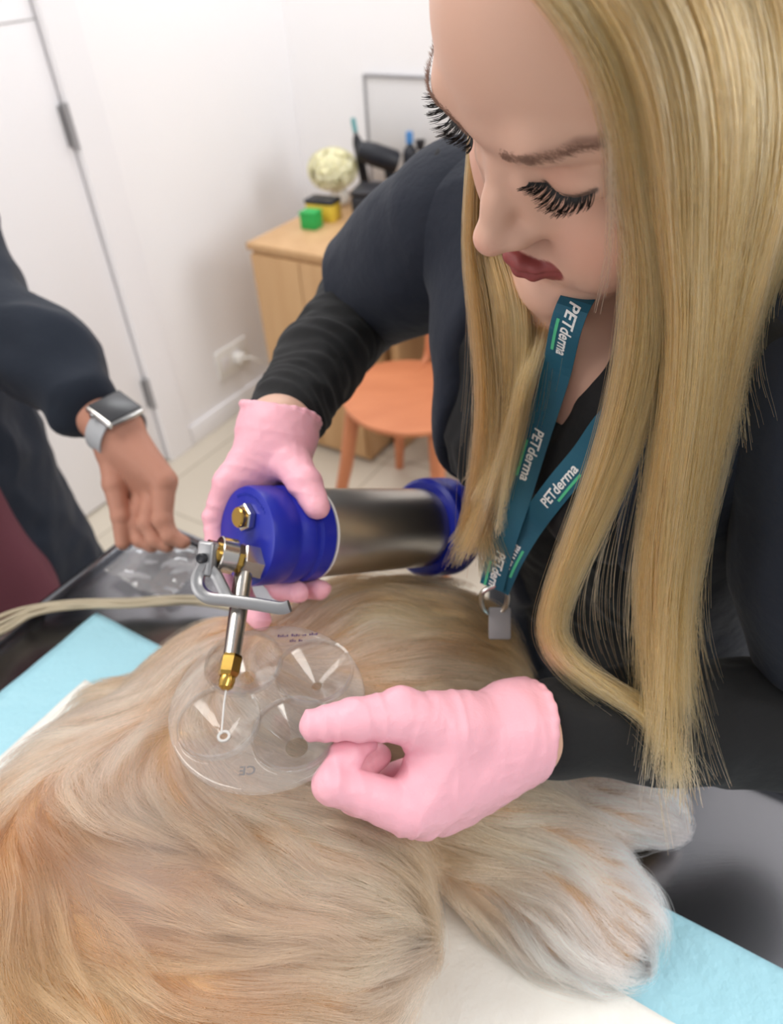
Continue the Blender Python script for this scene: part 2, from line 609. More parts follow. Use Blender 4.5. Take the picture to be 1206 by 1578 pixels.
# wall socket with a white plug
t = thing('wall_socket', 'white wall socket with a white plug, above the baseboard by the cabinet', 'socket', Mw @ Vector((0.0, -0.56, 0.165)))
box('face_plate', (0.0, -0.65, 0.165), (0.009, -0.48, 0.275), M_socket, t, Mw, 0.003)
for yy in (-0.61, -0.55):
    box('outlet', (0.009, yy - 0.02, 0.195), (0.011, yy + 0.02, 0.245), M_trim, t, Mw, 0.001)
t = thing('power_plug', 'white power plug with its lead pushed into the wall socket', 'plug', Mw @ Vector((0.012, -0.55, 0.22)))
box('plug_body', (0.0115, -0.568, 0.202), (0.045, -0.532, 0.238), M_socket, t, Mw, 0.006)
tube('lead', [Mw @ Vector(q) for q in spline([(0.044, -0.55, 0.22), (0.07, -0.53, 0.22), (0.08, -0.47, 0.17), (0.06, -0.3, 0.06), (0.03, -0.1, 0.006)], 24)], 0.004, M_socket, t)
# small switch plate high on the wall
t = thing('switch_plate', 'white plate high on the wall beside the door', 'switch', Mw @ Vector((0, -0.67, 1.425)))
box('plate', (0.0, -0.745, 1.425), (0.009, -0.60, 1.505), M_board, t, Mw, 0.002)
box('rocker', (0.009, -0.71, 1.445), (0.012, -0.635, 1.485), M_socket, t, Mw, 0.001)
# whiteboard on the back wall
t = thing('whiteboard', 'whiteboard with a thin pale frame on the wall above the desk', 'whiteboard', Mw @ Vector((0.9, -0.02, 0.8)))
box('panel', (0.325, -0.014, 0.745), (1.6, 0.0, 1.075), M_board, t, Mw, 0.002)
bm = bmesh.new()
for lo, hi in (((0.317, -0.02, 0.738), (0.325, 0, 1.083)), ((1.6, -0.02, 0.738), (1.608, 0, 1.083)),
               ((0.325, -0.02, 1.075), (1.6, 0, 1.083)), ((0.325, -0.02, 0.738), (1.6, 0, 0.745))):
    add_box(bm, lo, hi, Mw, 0.002)
bm_obj('board_frame', bm, M_grey, t, smooth=True)

# ------------------------------------------------------------------ cabinet, desk and chair behind
CAB = np.array([-0.397, 2.346, 0.0])
cl = Mw.inverted() @ Vector(CAB)
cx, cy = cl.x, cl.y
t = thing('cabinet', 'light oak cabinet in the room corner with a pale board top', 'cabinet', CAB)
box('body', (cx + 0.012, cy + 0.012, 0.012), (cx + 0.40, -0.016, 0.70), M_wood, t, Mw, 0.002)
box('top', (cx, cy, 0.70), (cx + 0.41, -0.003, 0.722), M_wood, t, Mw, 0.003)
box('plinth', (cx + 0.03, cy + 0.03, 0.0), (cx + 0.39, -0.016, 0.012), M_dark, t, Mw, 0)
for k in (0, 1):
    d0 = box('door', (cx + 0.016 + k * 0.19, cy - 0.004, 0.03), (cx + 0.203 + k * 0.19, cy + 0.012, 0.69), M_wood, t, Mw, 0.002)
t = thing('desk', 'light oak desk standing right of the corner cabinet', 'desk', Mw @ Vector((cx + 0.9, -0.3, 0)))
box('desk_top', (cx + 0.425, -0.55, 0.70), (cx + 1.7, -0.02, 0.73), M_wood, t, Mw, 0.003)
for xx in (cx + 0.43, cx + 1.66):
    box('side_panel', (xx, -0.53, 0.0), (xx + 0.03, -0.04, 0.70), M_wood, t, Mw, 0.002)
box('back_panel', (cx + 0.46, -0.07, 0.2), (cx + 1.66, -0.05, 0.70), M_wood, t, Mw, 0.002)


def on_top(px, py, z):
    r = FW + (px - 603) / FPX * RT + (789 - py) / FPX * UP
    return CAM + r * (z - CAM[2]) / r[2]


def blk(name, lab, cat, px, py, z, size, m, rz=0.0, bevel=0.003, parts=None):
    b = on_top(px, py, z)
    t = thing(name, lab, cat, b)
    F = frame(b, (math.cos(rz), math.sin(rz), 0), (-math.sin(rz), math.cos(rz), 0))
    box('body', (-size[0] / 2, -size[1] / 2, 0.0005), (size[0] / 2, size[1] / 2, size[2]), m, t, F, bevel)
    return t, F


ZT = 0.722
t, Fm = blk('carton', 'small green carton at the cabinet edge below the flowers', 'box', 481, 351, ZT, (0.055, 0.05, 0.045), M_gbox, -0.5)
box('lid', (-0.029, -0.0265, 0.0455), (0.029, 0.0265, 0.054), M_gbox, t, Fm, 0.002)
t, Fm = blk('carton', 'yellow carton with a black lid below the white flowers', 'box', 500, 338, ZT, (0.10, 0.06, 0.055), M_ybox, -0.5)
box('lid', (-0.052, -0.032, 0.0555), (0.052, 0.032, 0.068), M_dark, t, Fm, 0.002)
# vase with a ball of cream flowers
vb = on_top(524, 312, ZT)
vb = np.array(Mw @ Vector((max((Mw.inverted() @ Vector(vb)).x, 0), min((Mw.inverted() @ Vector(vb)).y, -0.08), ZT)))
t = thing('flower_vase', 'white vase of cream hydrangea flowers on the cabinet', 'flowers', vb)
lathe('vase', [(0, 0.0005), (0.03, 0.0005), (0.036, 0.015), (0.032, 0.035), (0.022, 0.05), (0.026, 0.058), (0.022, 0.057), (0.018, 0.05), (0, 0.045)], M_socket, t, Matrix.Translation(Vector(vb)), 32)
tube('stem', [Vector(vb) + Vector(q) for q in ((0, 0, 0.045), (0.0, -0.005, 0.07), (-0.012, -0.01, 0.10))], 0.004, M_stem, t)
bm = bmesh.new()
bmesh.ops.create_icosphere(bm, subdivisions=3, radius=1)
for v_ in bm.verts:
    v_.co = Vector(vb) + Vector((-0.015, -0.01, 0.112)) + Vector((v_.co.x * .072, v_.co.y * .067, v_.co.z * .055))
for k in range(230):
    u = RNG.normal(size=3)
    u /= np.linalg.norm(u)
    c = Vector(vb) + Vector((-0.015, -0.01, 0.112)) + Vector(u * [0.08, 0.075, 0.062])
    q = Vector(u).to_track_quat('Z', 'Y').to_matrix().to_4x4()
    Mx = Matrix.Translation(c) @ q @ Matrix.Rotation(RNG.uniform(0, 6), 4, 'Z')
    for a in range(4):
        R4 = Mx @ Matrix.Rotation(a * math.pi / 2, 4, 'Z')
        vs = [bm.verts.new(R4 @ Vector(p)) for p in ((0, 0, -0.004), (0.009, -0.008, 0.004), (0.018, 0, 0.003), (0.009, 0.008, 0.004))]
        bm.faces.new(vs)
bm_obj('blossom', bm, M_petal, t, smooth=False)


def bottle(name, lab, px, py, z, r, h, m, mc, tilt=0.0):
    b = on_top(px, py, z)
    t = thing(name, lab, 'bottle', b)
    F = Matrix.Translation(Vector(b)) @ Matrix.Rotation(tilt, 4, 'Y')
    lathe('body', [(0, 0.0006), (r * 0.95, 0.0006), (r, 0.004), (r, h * 0.68), (r * 0.8, h * 0.76), (r * 0.4, h * 0.8), (r * 0.4, h * 0.84), (0, h * 0.84)], m, t, F, 28)
    lathe('cap', [(0, h * 0.835), (r * 0.5, h * 0.835), (r * 0.5, h * 0.97), (r * 0.42, h), (0, h)], mc, t, F, 24)
    return t


# things on the desk, blurred far behind
ZD = 0.7305
bottle('spray_bottle', 'slim dark bottle right of the cream flowers on the desk', 566, 302, ZD, 0.016, 0.25, M_dark, M_tealp, -0.12)
bottle('bottle', 'dark bottle with a blue cap behind the clipper case', 634, 306, ZD, 0.024, 0.21, M_dark, M_lblue)
bottle('bottle', 'short teal bottle on the desk close to the shoulder', 672, 326, ZD, 0.02, 0.13, M_tealp, M_tealp)
t, Fm = blk('clipper_case', 'black clipper case on the desk corner, nearest the flowers', 'case', 588, 332, ZD, (0.17, 0.12, 0.075), M_dark, -0.3, 0.012)
box('lid', (-0.087, -0.062, 0.0755), (0.087, 0.062, 0.088), M_dark, t, Fm, 0.006)
hb = on_top(602, 308, ZD)
t = thing('hair_dryer', 'black hair dryer standing upright on the desk', 'hair dryer', hb)
lathe('barrel', [(0, 0), (0.03, 0), (0.036, 0.01), (0.036, 0.09), (0.026, 0.14), (0, 0.14)], M_dark, t,
      Matrix.Translation(Vector(hb) + Vector((0.03, 0, 0.117))) @ Matrix.Rotation(-1.2, 4, 'Y'), 28)
tube('grip', [Vector(hb) + Vector(q) for q in ((0, 0, 0.001), (0.004, 0, 0.06), (-0.005, 0, 0.13))], 0.017, M_dark, t, 14)
t = thing('desk_lamp', 'thin grey stand with a dark head before the whiteboard', 'lamp', on_top(655, 306, ZD))
lb = Vector(on_top(655, 306, ZD))
lathe('base', [(0, 0.0005), (0.02, 0.0005), (0.02, 0.01), (0, 0.012)], M_grey, t, Matrix.Translation(lb), 24)
tube('stand', [lb + Vector(q) for q in ((0, 0, 0.01), (0, 0, 0.10), (-0.01, 0, 0.16))], 0.004, M_grey, t)
lathe('head', [(0, 0), (0.012, 0), (0.017, 0.03), (0, 0.034)], M_dark, t, Matrix.Translation(lb + Vector((-0.012, 0, 0.155))), 20)

# orange plywood chair
ch = on_top(640, 605, 0.45)
t = thing('chair', 'orange plywood chair standing before the desk', 'chair', (ch[0], ch[1], 0))
Fc = frame((ch[0], ch[1], 0), (math.cos(-0.6), math.sin(-0.6), 0), (math.sin(0.6), math.cos(0.6), 0))


def shell(name, fn, nu, nv, th, m, parent, M):
    bm = bmesh.new()
    g = [[[bm.verts.new(M @ Vector(np.array(fn(i / nu, j / nv)) + s * np.array((0, 0, th)))) for j in range(nv + 1)] for i in range(nu + 1)] for s in (0, 1)]
    for s in (0, 1):
        for i in range(nu):
            for j in range(nv):
                bm.faces.new((g[s][i][j], g[s][i + 1][j], g[s][i + 1][j + 1], g[s][i][j + 1]))
    ring = [(i, 0) for i in range(nu)] + [(nu, j) for j in range(nv)] + [(i, nv) for i in range(nu, 0, -1)] + [(0, j) for j in range(nv, 0, -1)]
    for (a, b), (c, d) in zip(ring, ring[1:] + ring[:1]):
        bm.faces.new((g[0][a][b], g[0][c][d], g[1][c][d], g[1][a][b]))
    return bm_obj(name, bm, m, parent, smooth=True)


def seatf(u, v):
    a, b = 2 * u - 1, 2 * v - 1
    x, y = a * math.sqrt(1 - b * b / 2) * 0.21, b * math.sqrt(1 - a * a / 2) * 0.20
    return (x, y, 0.435 + 0.18 * x * x - 0.1 * y * y)


def backf(u, v):
    a, b = 2 * u - 1, 2 * v - 1
    x = a * math.sqrt(1 - b * b / 2) * 0.2
    return (x, 0.21 + 0.05 * v - 0.6 * x * x, 0.54 + 0.26 * v)


shell('seat', seatf, 16, 16, 0.012, M_chair, t, Fc)
shell('backrest', backf, 16, 10, 0.012, M_chair, t, Fc)
for sx in (-1, 1):
    for sy in (-1, 1):
        bm = add_tube(bmesh.new(), [Fc @ Vector((sx * 0.13, sy * 0.12, 0.437)), Fc @ Vector((sx * 0.155, sy * 0.15, 0.25)), Fc @ Vector((sx * 0.2, sy * 0.2, 0.0))], [0.022, 0.02, 0.014], 12)
        bm_obj('leg', bm, M_chair, t, smooth=True)
bm = bmesh.new()
for sx in (-1, 1):
    add_tube(bm, [Fc @ Vector(q) for q in spline([(sx * 0.07, 0.1, 0.437), (sx * 0.07, 0.18, 0.45), (sx * 0.07, 0.205, 0.52), (sx * 0.07, 0.22, 0.62)], 14)], 0.011, 10)
bm_obj('back_support', bm, M_chair, t, smooth=True)

# ------------------------------------------------------------------ examination table
TZ = 0.88
TC = np.array([-0.325, 0.786, TZ])                  # far left corner of the steel top
TU = np.array([math.cos(math.radians(-34)), math.sin(math.radians(-34)), 0])
TV = np.array([TU[1], -TU[0], 0])                   # towards the camera
Mt = frame(TC, TU, -TV)                             # local x along the far edge, -y towards the camera
t = thing('exam_table', 'stainless steel examination table with a raised rim under the dog', 'table', np.array(Mt @ Vector((0.6, -0.36, -TZ))))
TL, TW = 1.15, 0.72
bm = bmesh.new()
add_box(bm, (0.0, -TW, -0.035), (TL, 0.0, 0.0), Mt, 0.006)
bm_obj('table_top', bm, M_steel, t, smooth=True)
bm = bmesh.new()
rim = [(0.006, -TW + 0.006), (TL - 0.006, -TW + 0.006), (TL - 0.006, -0.006), (0.006, -0.006)]
for (a, b), (c, d) in zip(rim, rim[1:] + rim[:1]):
    add_tube(bm, [Mt @ Vector((a, b, 0.002)), Mt @ Vector((c, d, 0.002))], 0.006, 12)
bm_obj('rim', bm, M_steel, t, smooth=True)
box('column', (TL / 2 - 0.12, -TW / 2 - 0.1, -TZ + 0.05), (TL / 2 + 0.12, -TW / 2 + 0.1, -0.034), M_grey, t, Mt, 0.01)
box('base', (TL / 2 - 0.35, -TW / 2 - 0.25, -TZ + 0.001), (TL / 2 + 0.35, -TW / 2 + 0.25, -TZ + 0.051), M_dark, t, Mt, 0.01)

# disposable pad: blue film border, white quilted middle
PC = np.array([-0.353, 0.615, TZ])
Mp = frame(PC + np.array([0, 0, 0.0006]), TU, -TV)
t = thing('underpad', 'white disposable underpad with a pale blue border beneath the dog', 'pad', np.array(Mp @ Vector((0.45, -0.3, 0))))


def sheet(name, x0, x1, y0, y1, z, amp, m, parent, n=70):
    xs, ys = np.linspace(x0, x1, n), np.linspace(y0, y1, n)
    X, Y = np.meshgrid(xs, ys, indexing='ij')
    q = np.stack([X.ravel(), Y.ravel(), np.zeros(n * n)], 1)
    zz = z + amp * (1 + vnoise(q * 14, 3) * 0.6 + vnoise(q * 40, 5) * 0.4)
    top = np.stack([X.ravel(), Y.ravel(), zz], 1)
    bot = top - [0, 0, 0.0005]
    W = np.array(Mp)
    V = np.vstack([top, bot]) @ W[:3, :3].T + W[:3, 3]
    I = np.arange(n * n).reshape(n, n)
    q4 = np.stack([I[:-1, :-1], I[1:, :-1], I[1:, 1:], I[:-1, 1:]], -1).reshape(-1, 4)
    r = np.concatenate([I[:-1, 0], I[-1, :-1], I[:0:-1, -1], I[0, :0:-1]])
    r2 = np.roll(r, -1)
    side = np.stack([r, r + n * n, r2 + n * n, r2], 1)
    return from_arrays(name, V, np.vstack([q4, q4[:, ::-1] + n * n, side]), m, parent)


sheet('film', 0, 0.86, -0.57, 0, 0.0, 0.0012, M_padb, t)
sheet('quilted_core', 0.07, 0.79, -0.51, -0.075, 0.0028, 0.0016, M_padw, t)
# ------------------------------------------------------------------ the woman: body
HM = np.array([[-.527, -.766, -.367], [.809, -.321, -.492], [.259, -.556, .789]])   # head axes: her right, forward, up
u, s_, vt = np.linalg.svd(HM)
HM = u @ vt
HO = np.array([.072, .391, 1.404])
H = lambda *p: HO + HM @ np.array(p, float)         # head-local to world
HL = lambda p: (np.asarray(p) - HO) @ HM            # world to head-local

FWD = np.array([-.78, -.60, 0.0]) / np.linalg.norm([-.78, -.6])      # where her chest faces
SID = np.array([.6, -.78, 0.0]) / np.linalg.norm([.6, -.78])         # towards her left
CH = np.array([.17, .515, 1.285])                   # between the shoulders
HIP = np.array([.285, .61, .80])
SH_R, SH_L = CH - SID * .155 + [0, 0, .01], CH + SID * .165 + [0, 0, .0]
EL_R, WR_R = P(566, 462, .78), P(430, 665, .60)
EL_L, WR_L = P(1330, 1120, .55), P(805, 1127, .515)

woman = thing('person', 'blonde woman in dark scrubs and pink gloves bending over the dog', 'person', (HIP[0], HIP[1], 0))


ss = lambda a, b, x: np.clip((x - a) / (b - a), 0, 1) ** 2 * (3 - 2 * np.clip((x - a) / (b - a), 0, 1))


def face_field(h):
    """head, face, neck and the top of the chest, in head-local coordinates"""
    F = Field((-.088, -.20, -.30), (.088, .05, .155), h)
    F.ell((0, -.088, .035), (.073, .094, .088), .01)                  # skull
    F.ell((0, -.050, .040), (.064, .0585, .058), .02)                 # forehead
    F.ell((0, -.052, -.030), (.060, .050, .070), .02)                 # mid face
    for s in (-1, 1):
        F.cone((s * .052, -.07, -.062), (s * .018, -.001, -.107), .020, .0135, .018)   # jaw
        F.ell((s * .036, -.020, -.036), (.022, .020, .024), .02)     # cheek
        F.ell((s * .036, -.021, -.054), (.025, .023, .026), .02)
        F.ell((s * .030, -.016, -.070), (.022, .022, .022), .02)
        F.chain([(s * .010, .001, .021), (s * .030, .0005, .028), (s * .050, -.016, .024)], (.0066, .0066, .006), .016)   # brow ridge
    F.ell((0, -.0075, -.077), (.025, .0262, .024), .014)                # muzzle
    F.ell((0, .0065, -.1110), (.0175, .0155, .0145), .018)              # chin
    F.cone((0, -.03, -.10), (0, -.06, -.085), .02, .03, .02)
    for s in (-1, 1):
        F.ell((s * .0385, .0145, .008), (.0140, .0105, .0105), .012, sub=True)         # socket
        F.ell((s * .0380, -.0095, .0070), (.0210, .0140, .0140), .004)
        F.cone((s * .0140, .0030, -.006), (s * .0165, .0040, -.030), .0088, .0078, .014)                 # lid over the eyeball
        # crease above the lid and groove at the lash line
        F.chain([(s * .022, .0035, .0155), (s * .030, .0052, .0192), (s * .042, .0030, .0196), (s * .055, -.006, .0168)],
                (.0010, .0016, .0016, .0010), .0026, sub=True)
        F.chain(lid_arc(s), [.0006] * 9, .0018, sub=True)
    # nose
    F.chain([(0, -.003, .016), (0, .0035, .001), (0, .0155, -.018), (0, .0262, -.0335)], (.0105, .0072, .0078, .0092), .008)
    F.ell((0, .0275, -.0355), (.0095, .0090, .0082), .005)
    for s in (-1, 1):
        F.ell((s * .0125, .0150, -.0372), (.0060, .0100, .0074), .008)
        F.ell((s * .0065, .0170, -.0455), (.0034, .0055, .0034), .002, sub=True)
    F.cone((0, .021, -.044), (0, .0155, -.053), .0045, .0055, .006)
    F.cone((0, .0205, -.053), (0, .0235, -.0585), .0026, .0026, .004, sub=True)      # philtrum
    # lips
    F.chain(lip_up, (.0019, .0034, .0040, .0038, .0040, .0034, .0019), .003)
    F.chain(lip_lo, (.0017, .0040, .0047, .0040, .0017), .003)
    F.chain(lip_mid, (.0007,) * 7, .0022, sub=True)
    F.cone((-.014, .0165, -.0865), (.014, .0165, -.0865), .004, .004, .009, sub=True)  # under the lower lip
    # ears
    for s in (-1, 1):
        F.ell((s * .074, -.088, -.018), (.008, .017, .029), .006)
        F.ell((s * .083, -.082, -.014), (.004, .010, .017), .004, sub=True)
    # neck and chest
    nb = HL(CH + [0, 0, .03] - FWD * .005)
    F.cone((0, -.088, -.04), nb, .050, .054, .02)
    F.cone((0, -.080, -.05), HL(CH + FWD * .045 + [0, 0, -.005]), .042, .045, .02)
    for sd in (-1, 1):
        F.cone(HL(CH + SID * .03 * sd + FWD * .022 + [0, 0, -.035]), HL(CH + SID * .03 * sd + FWD * .02 + [0, 0, -.10]), .057, .05, .04)
        F.cone(HL(CH + [0, 0, .03] - FWD * .01), HL(CH + SID * .05 * sd), .036, .032, .02)
    return F


def lid_arc(s, n=9):
    """edge of the closed upper lid, inner to outer corner"""
    t = np.linspace(0, 1, n)
    x = .0205 + t * .0362
    z = .0030 - .0042 * np.sin(np.pi * t) + .0068 * t
    y = -.0095 + .0142 * np.sqrt(np.clip(1 - ((x - .0380) / .0215) ** 2 - ((z - .0070) / .0145) ** 2, .05, 1))
    return np.stack([s * x, y, z], 1)


def mirror(r):
    r = [tuple(p) for p in r]
    return r + [(-x, y, z) for x, y, z in r[::-1] if x]


lip_up = mirror([(-.0232, .0085, -.0682), (-.013, .0160, -.0676), (-.0045, .0196, -.0657), (0, .0196, -.0661)])
lip_mid = mirror([(-.0252, .0098, -.0680), (-.013, .0192, -.0692), (-.0045, .0230, -.0698), (0, .0228, -.0700)])
lip_lo = mirror([(-.0215, .0090, -.0700), (-.010, .0168, -.0742), (0, .0188, -.0750)])


def seg_dist(p, pts):
    d = np.full(len(p), 9.0)
    pts = np.asarray(pts, float)
    for a, b in zip(pts[:-1], pts[1:]):
        t = np.clip(((p - a) @ (b - a)) / ((b - a) @ (b - a)), 0, 1)
        d = np.minimum(d, np.linalg.norm(p - a - t[:, None] * (b - a), axis=1))
    return d


hv, hf = face_field(.0013).mesh(2)


def soften(v, f, mask, it):
    """relax the skin only where the mask says so"""
    for _ in range(it):
        acc = np.zeros_like(v)
        n = np.zeros(len(v))
        for a, b in ((0, 1), (1, 2), (2, 3), (3, 0)):
            for p, q in ((a, b), (b, a)):
                np.add.at(acc, f[:, p], v[f[:, q]])
                np.add.at(n, f[:, p], 1)
        v = v + (acc / n[:, None] - v) * (.5 * mask)[:, None]
    return v


ax_ = np.abs(hv[:, 0])
mk = ss(.006, .009, ax_) * ss(.034, .026, ax_) * ss(-.056, -.048, hv[:, 2]) * ss(-.004, -.010, hv[:, 2]) * ss(-.02, -.01, hv[:, 1])
hv = soften(hv, hf, mk, 14)
base = np.array(lin(212, 170, 150)[:3])
tint = np.tile(base, (len(hv), 1))


def blend(mask, rgb):
    global tint
    m = mask[:, None]
    tint = tint * (1 - m) + np.array(lin(*rgb)[:3]) * m


front = hv[:, 1] > -.03
for s in (-1, 1):
    d = np.linalg.norm((hv - [s * .045, -.01, -.04]) / [1, 1.2, 1], axis=1)
    blend(.28 * (1 - ss(.008, .034, d)), (222, 150, 130))             # cheek colour
    d = np.linalg.norm((hv - [s * .037, .0, .014]) / [1.5, 1.5, 1], axis=1)
    blend(.35 * (1 - ss(.006, .014, d)), (196, 140, 118))             # eye shadow
    d = seg_dist(hv, lid_arc(s))
    blend(.85 * (1 - ss(.0008, .0022, d)), (48, 36, 34))              # liner
    d = seg_dist(hv, [(s * .011, .0085, .0205), (s * .022, .0085, .0270), (s * .036, .004, .0325), (s * .047, -.006, .0335), (s * .057, -.016, .0310)])
    blend(.72 * (1 - ss(.0018, .0044, d)), (108, 78, 68))             # brow powder
d = np.linalg.norm((hv - [0, .034, -.036]) / [1, 1, 1], axis=1)
blend(.25 * (1 - ss(.004, .014, d)), (226, 150, 134))
d = np.minimum(seg_dist(hv, lip_up) - .0048, seg_dist(hv, lip_lo) - .0055)
blend(np.where(front & (hv[:, 1] > .003), (1 - ss(.0004, .0014, d)), 0) * .95, (136, 60, 62))
head_w = HO + hv @ HM.T

# torso, arms, legs and hands below the clothes, joined into the same body mesh
def torso(F, g, k=.03, legs=True):
    F.cone(SH_R, SH_L, .048 + g, .048 + g, k)
    for sd in (-1, 1):
        F.cone(CH + SID * (.068 if sd > 0 else .055) * sd + [0, 0, -.06], (CH + HIP) / 2 + SID * (.058 if sd > 0 else .040) * sd + FWD * .01, .080 + g, .074 + g, k)
        F.cone((CH + HIP) / 2 + SID * (.058 if sd > 0 else .040) * sd + FWD * .01, HIP + SID * .07 * sd, .074 + g, .10 + g, k)
        F.ell(CH + SID * (.06 if sd > 0 else .045) * sd + FWD * .055 + [0, 0, -.13], (.045 + g, .045 + g, .05 + g), k)
        if legs:
            F.cone(HIP + SID * .08 * sd + [0, 0, -.04], np.array([HIP[0], HIP[1], .47]) + SID * .09 * sd, .088 + g, .055 + g, k)
            F.cone(np.array([HIP[0], HIP[1], .47]) + SID * .09 * sd, np.array([HIP[0], HIP[1], .10]) + SID * .10 * sd, .055 + g, .042 + g, k)
    return F
def surf_y(x, z):
    """front surface of the face at head-local x, z"""
    d = (hv[:, 0] - x) ** 2 + (hv[:, 2] - z) ** 2
    c = np.where((d < .0022 ** 2) & (hv[:, 1] > -.06))[0]
    return hv[c, 1].max() if len(c) else 0.0


# the pressure flask that she holds: axis from its blue front cap to its foot
DA0, DB0 = P(378, 826, .56), P(672, 812, .705)
DAX = (DB0 - DA0) / np.linalg.norm(DB0 - DA0)
DLEN = float(np.linalg.norm(DB0 - DA0))
DE1 = np.array([0, 0, 1.]) - DAX * DAX[2]
DE1 /= np.linalg.norm(DE1)
DE2 = np.cross(DE1, DAX)
if DE2 @ RT > 0:
    DE2 = -DE2
CAPR = .0385


def on_cap(s, deg, rho):
    a = math.radians(deg)
    return DA0 + DAX * s + (DE1 * math.cos(a) + DE2 * math.sin(a)) * rho


FR = CAPR + .0085                                   # finger centre line round the cap
hand_R = dict(
    wrist=WR_R,
    thumb=([P(430, 690, .598), P(448, 712, .582), P(470, 745, .566), P(487, 780, .557)], [.017, .0150, .0125, .0098]),
    fingers=[([on_cap(.060, 50, FR + .006), on_cap(.062, 95, FR), on_cap(.062, 150, FR), on_cap(.062, 190, FR), on_cap(.062, 222, FR)], [.0125, .0105, .0098, .0092, .0082]),
             ([on_cap(.041, 55, FR + .007), on_cap(.042, 100, FR + .001), on_cap(.042, 155, FR), on_cap(.042, 190, FR), on_cap(.043, 216, FR)], [.0125, .0105, .0098, .0092, .0082]),
             ([on_cap(.022, 60, FR + .006), on_cap(.020, 105, FR + .003), on_cap(.020, 150, FR + .010), on_cap(.021, 176, FR + .020), on_cap(.022, 196, FR + .022)], [.0122, .0102, .0096, .0090, .0080]),
             ([on_cap(.004, 66, FR + .003), on_cap(.002, 100, FR + .002), on_cap(.002, 140, FR + .003), on_cap(.003, 170, FR + .006)], [.0112, .0092, .0084, .0074])],
    palm=[(WR_R, on_cap(.058, 45, FR + .006), .027, .0135), (WR_R, on_cap(.040, 52, FR + .006), .027, .0135),
          (WR_R, on_cap(.022, 56, FR + .005), .026, .0130), (WR_R, on_cap(.004, 64, FR + .004), .024, .0120),
          (WR_R, P(448, 712, .582), .024, .0150)])
hand_L = dict(
    wrist=WR_L,
    thumb=([P(705, 1128, .492), P(615, 1103, .474), P(548, 1109, .465), P(486, 1117, .468)], [.0240, .0165, .0126, .0104]),
    fingers=[([P(628, 1247, .474), P(513, 1208, .462), P(534, 1163, .474), P(562, 1142, .484)], [.0158, .0118, .0098, .0085]),
             ([P(652, 1255, .490), P(548, 1226, .486), P(552, 1186, .498), P(582, 1166, .502)], [.0150, .0115, .0098, .0085]),
             ([P(682, 1250, .505), P(604, 1242, .510), P(602, 1202, .516), P(634, 1182, .516)], [.0142, .0108, .0092, .0080]),
             ([P(716, 1237, .516), P(655, 1236, .523), P(648, 1207, .525), P(672, 1192, .523)], [.0132, .0098, .0084, .0075])],
    palm=[(WR_L, P(628, 1247, .474), .029, .0165), (WR_L, P(652, 1255, .490), .029, .0155), (WR_L, P(682, 1250, .505), .029, .0150),
          (WR_L, P(716, 1237, .516), .027, .0140), (WR_L, P(640, 1112, .479), .028, .0180), (P(700, 1128, .49), P(640, 1230, .478), .022, .016)])


def hand(F, hd, g=0.0, kf=.0026):
    for a, b, ra, rb in hd['palm']:
        F.cone(a, b, ra + g, rb + g, .012)
    for pts, rs in hd['fingers'] + [hd['thumb']]:
        F.chain(pts, [r + g for r in rs], kf)
        for p, r in zip(pts[1:-1], rs[1:-1]):                         # knuckles
            F.ell(p, [r * 1.03 + g] * 3, kf)
    return F


def bounds(hd, m=.03):
    q = np.array([hd['wrist']] + [p for pts, _ in hd['fingers'] + [hd['thumb']] for p in pts] + [x for a, b, _, _ in hd['palm'] for x in (a, b)])
    return q.min(0) - m, q.max(0) + m


def low_body():
    F = Field((-.16, .16, .02), (.52, .86, 1.38), .006)
    torso(F, -.014)
    F.cone(SH_R, EL_R, .040, .030, .02).cone(EL_R, WR_R, .029, .023, .01)
    F.cone(SH_L, EL_L, .040, .032, .02).cone(EL_L, WR_L, .031, .025, .01)
    for sd in (-1, 1):
        f0 = np.array([HIP[0], HIP[1], .06]) + SID * .10 * sd
        F.cone(f0, f0 + FWD * .15 - [0, 0, .02], .04, .03, .02)
    return F.mesh(1)


parts = [(head_w, hf), low_body()]
for hd in (hand_R, hand_L):
    lo, hi = bounds(hd)
    parts.append(hand(Field(lo, hi, .002), hd, -.0016).mesh(1))
bv, bf = join(parts)
bt = np.vstack([tint, np.tile(base, (len(bv) - len(tint), 1))])
from_arrays('body', bv, bf, M_skin, woman, tint=bt)


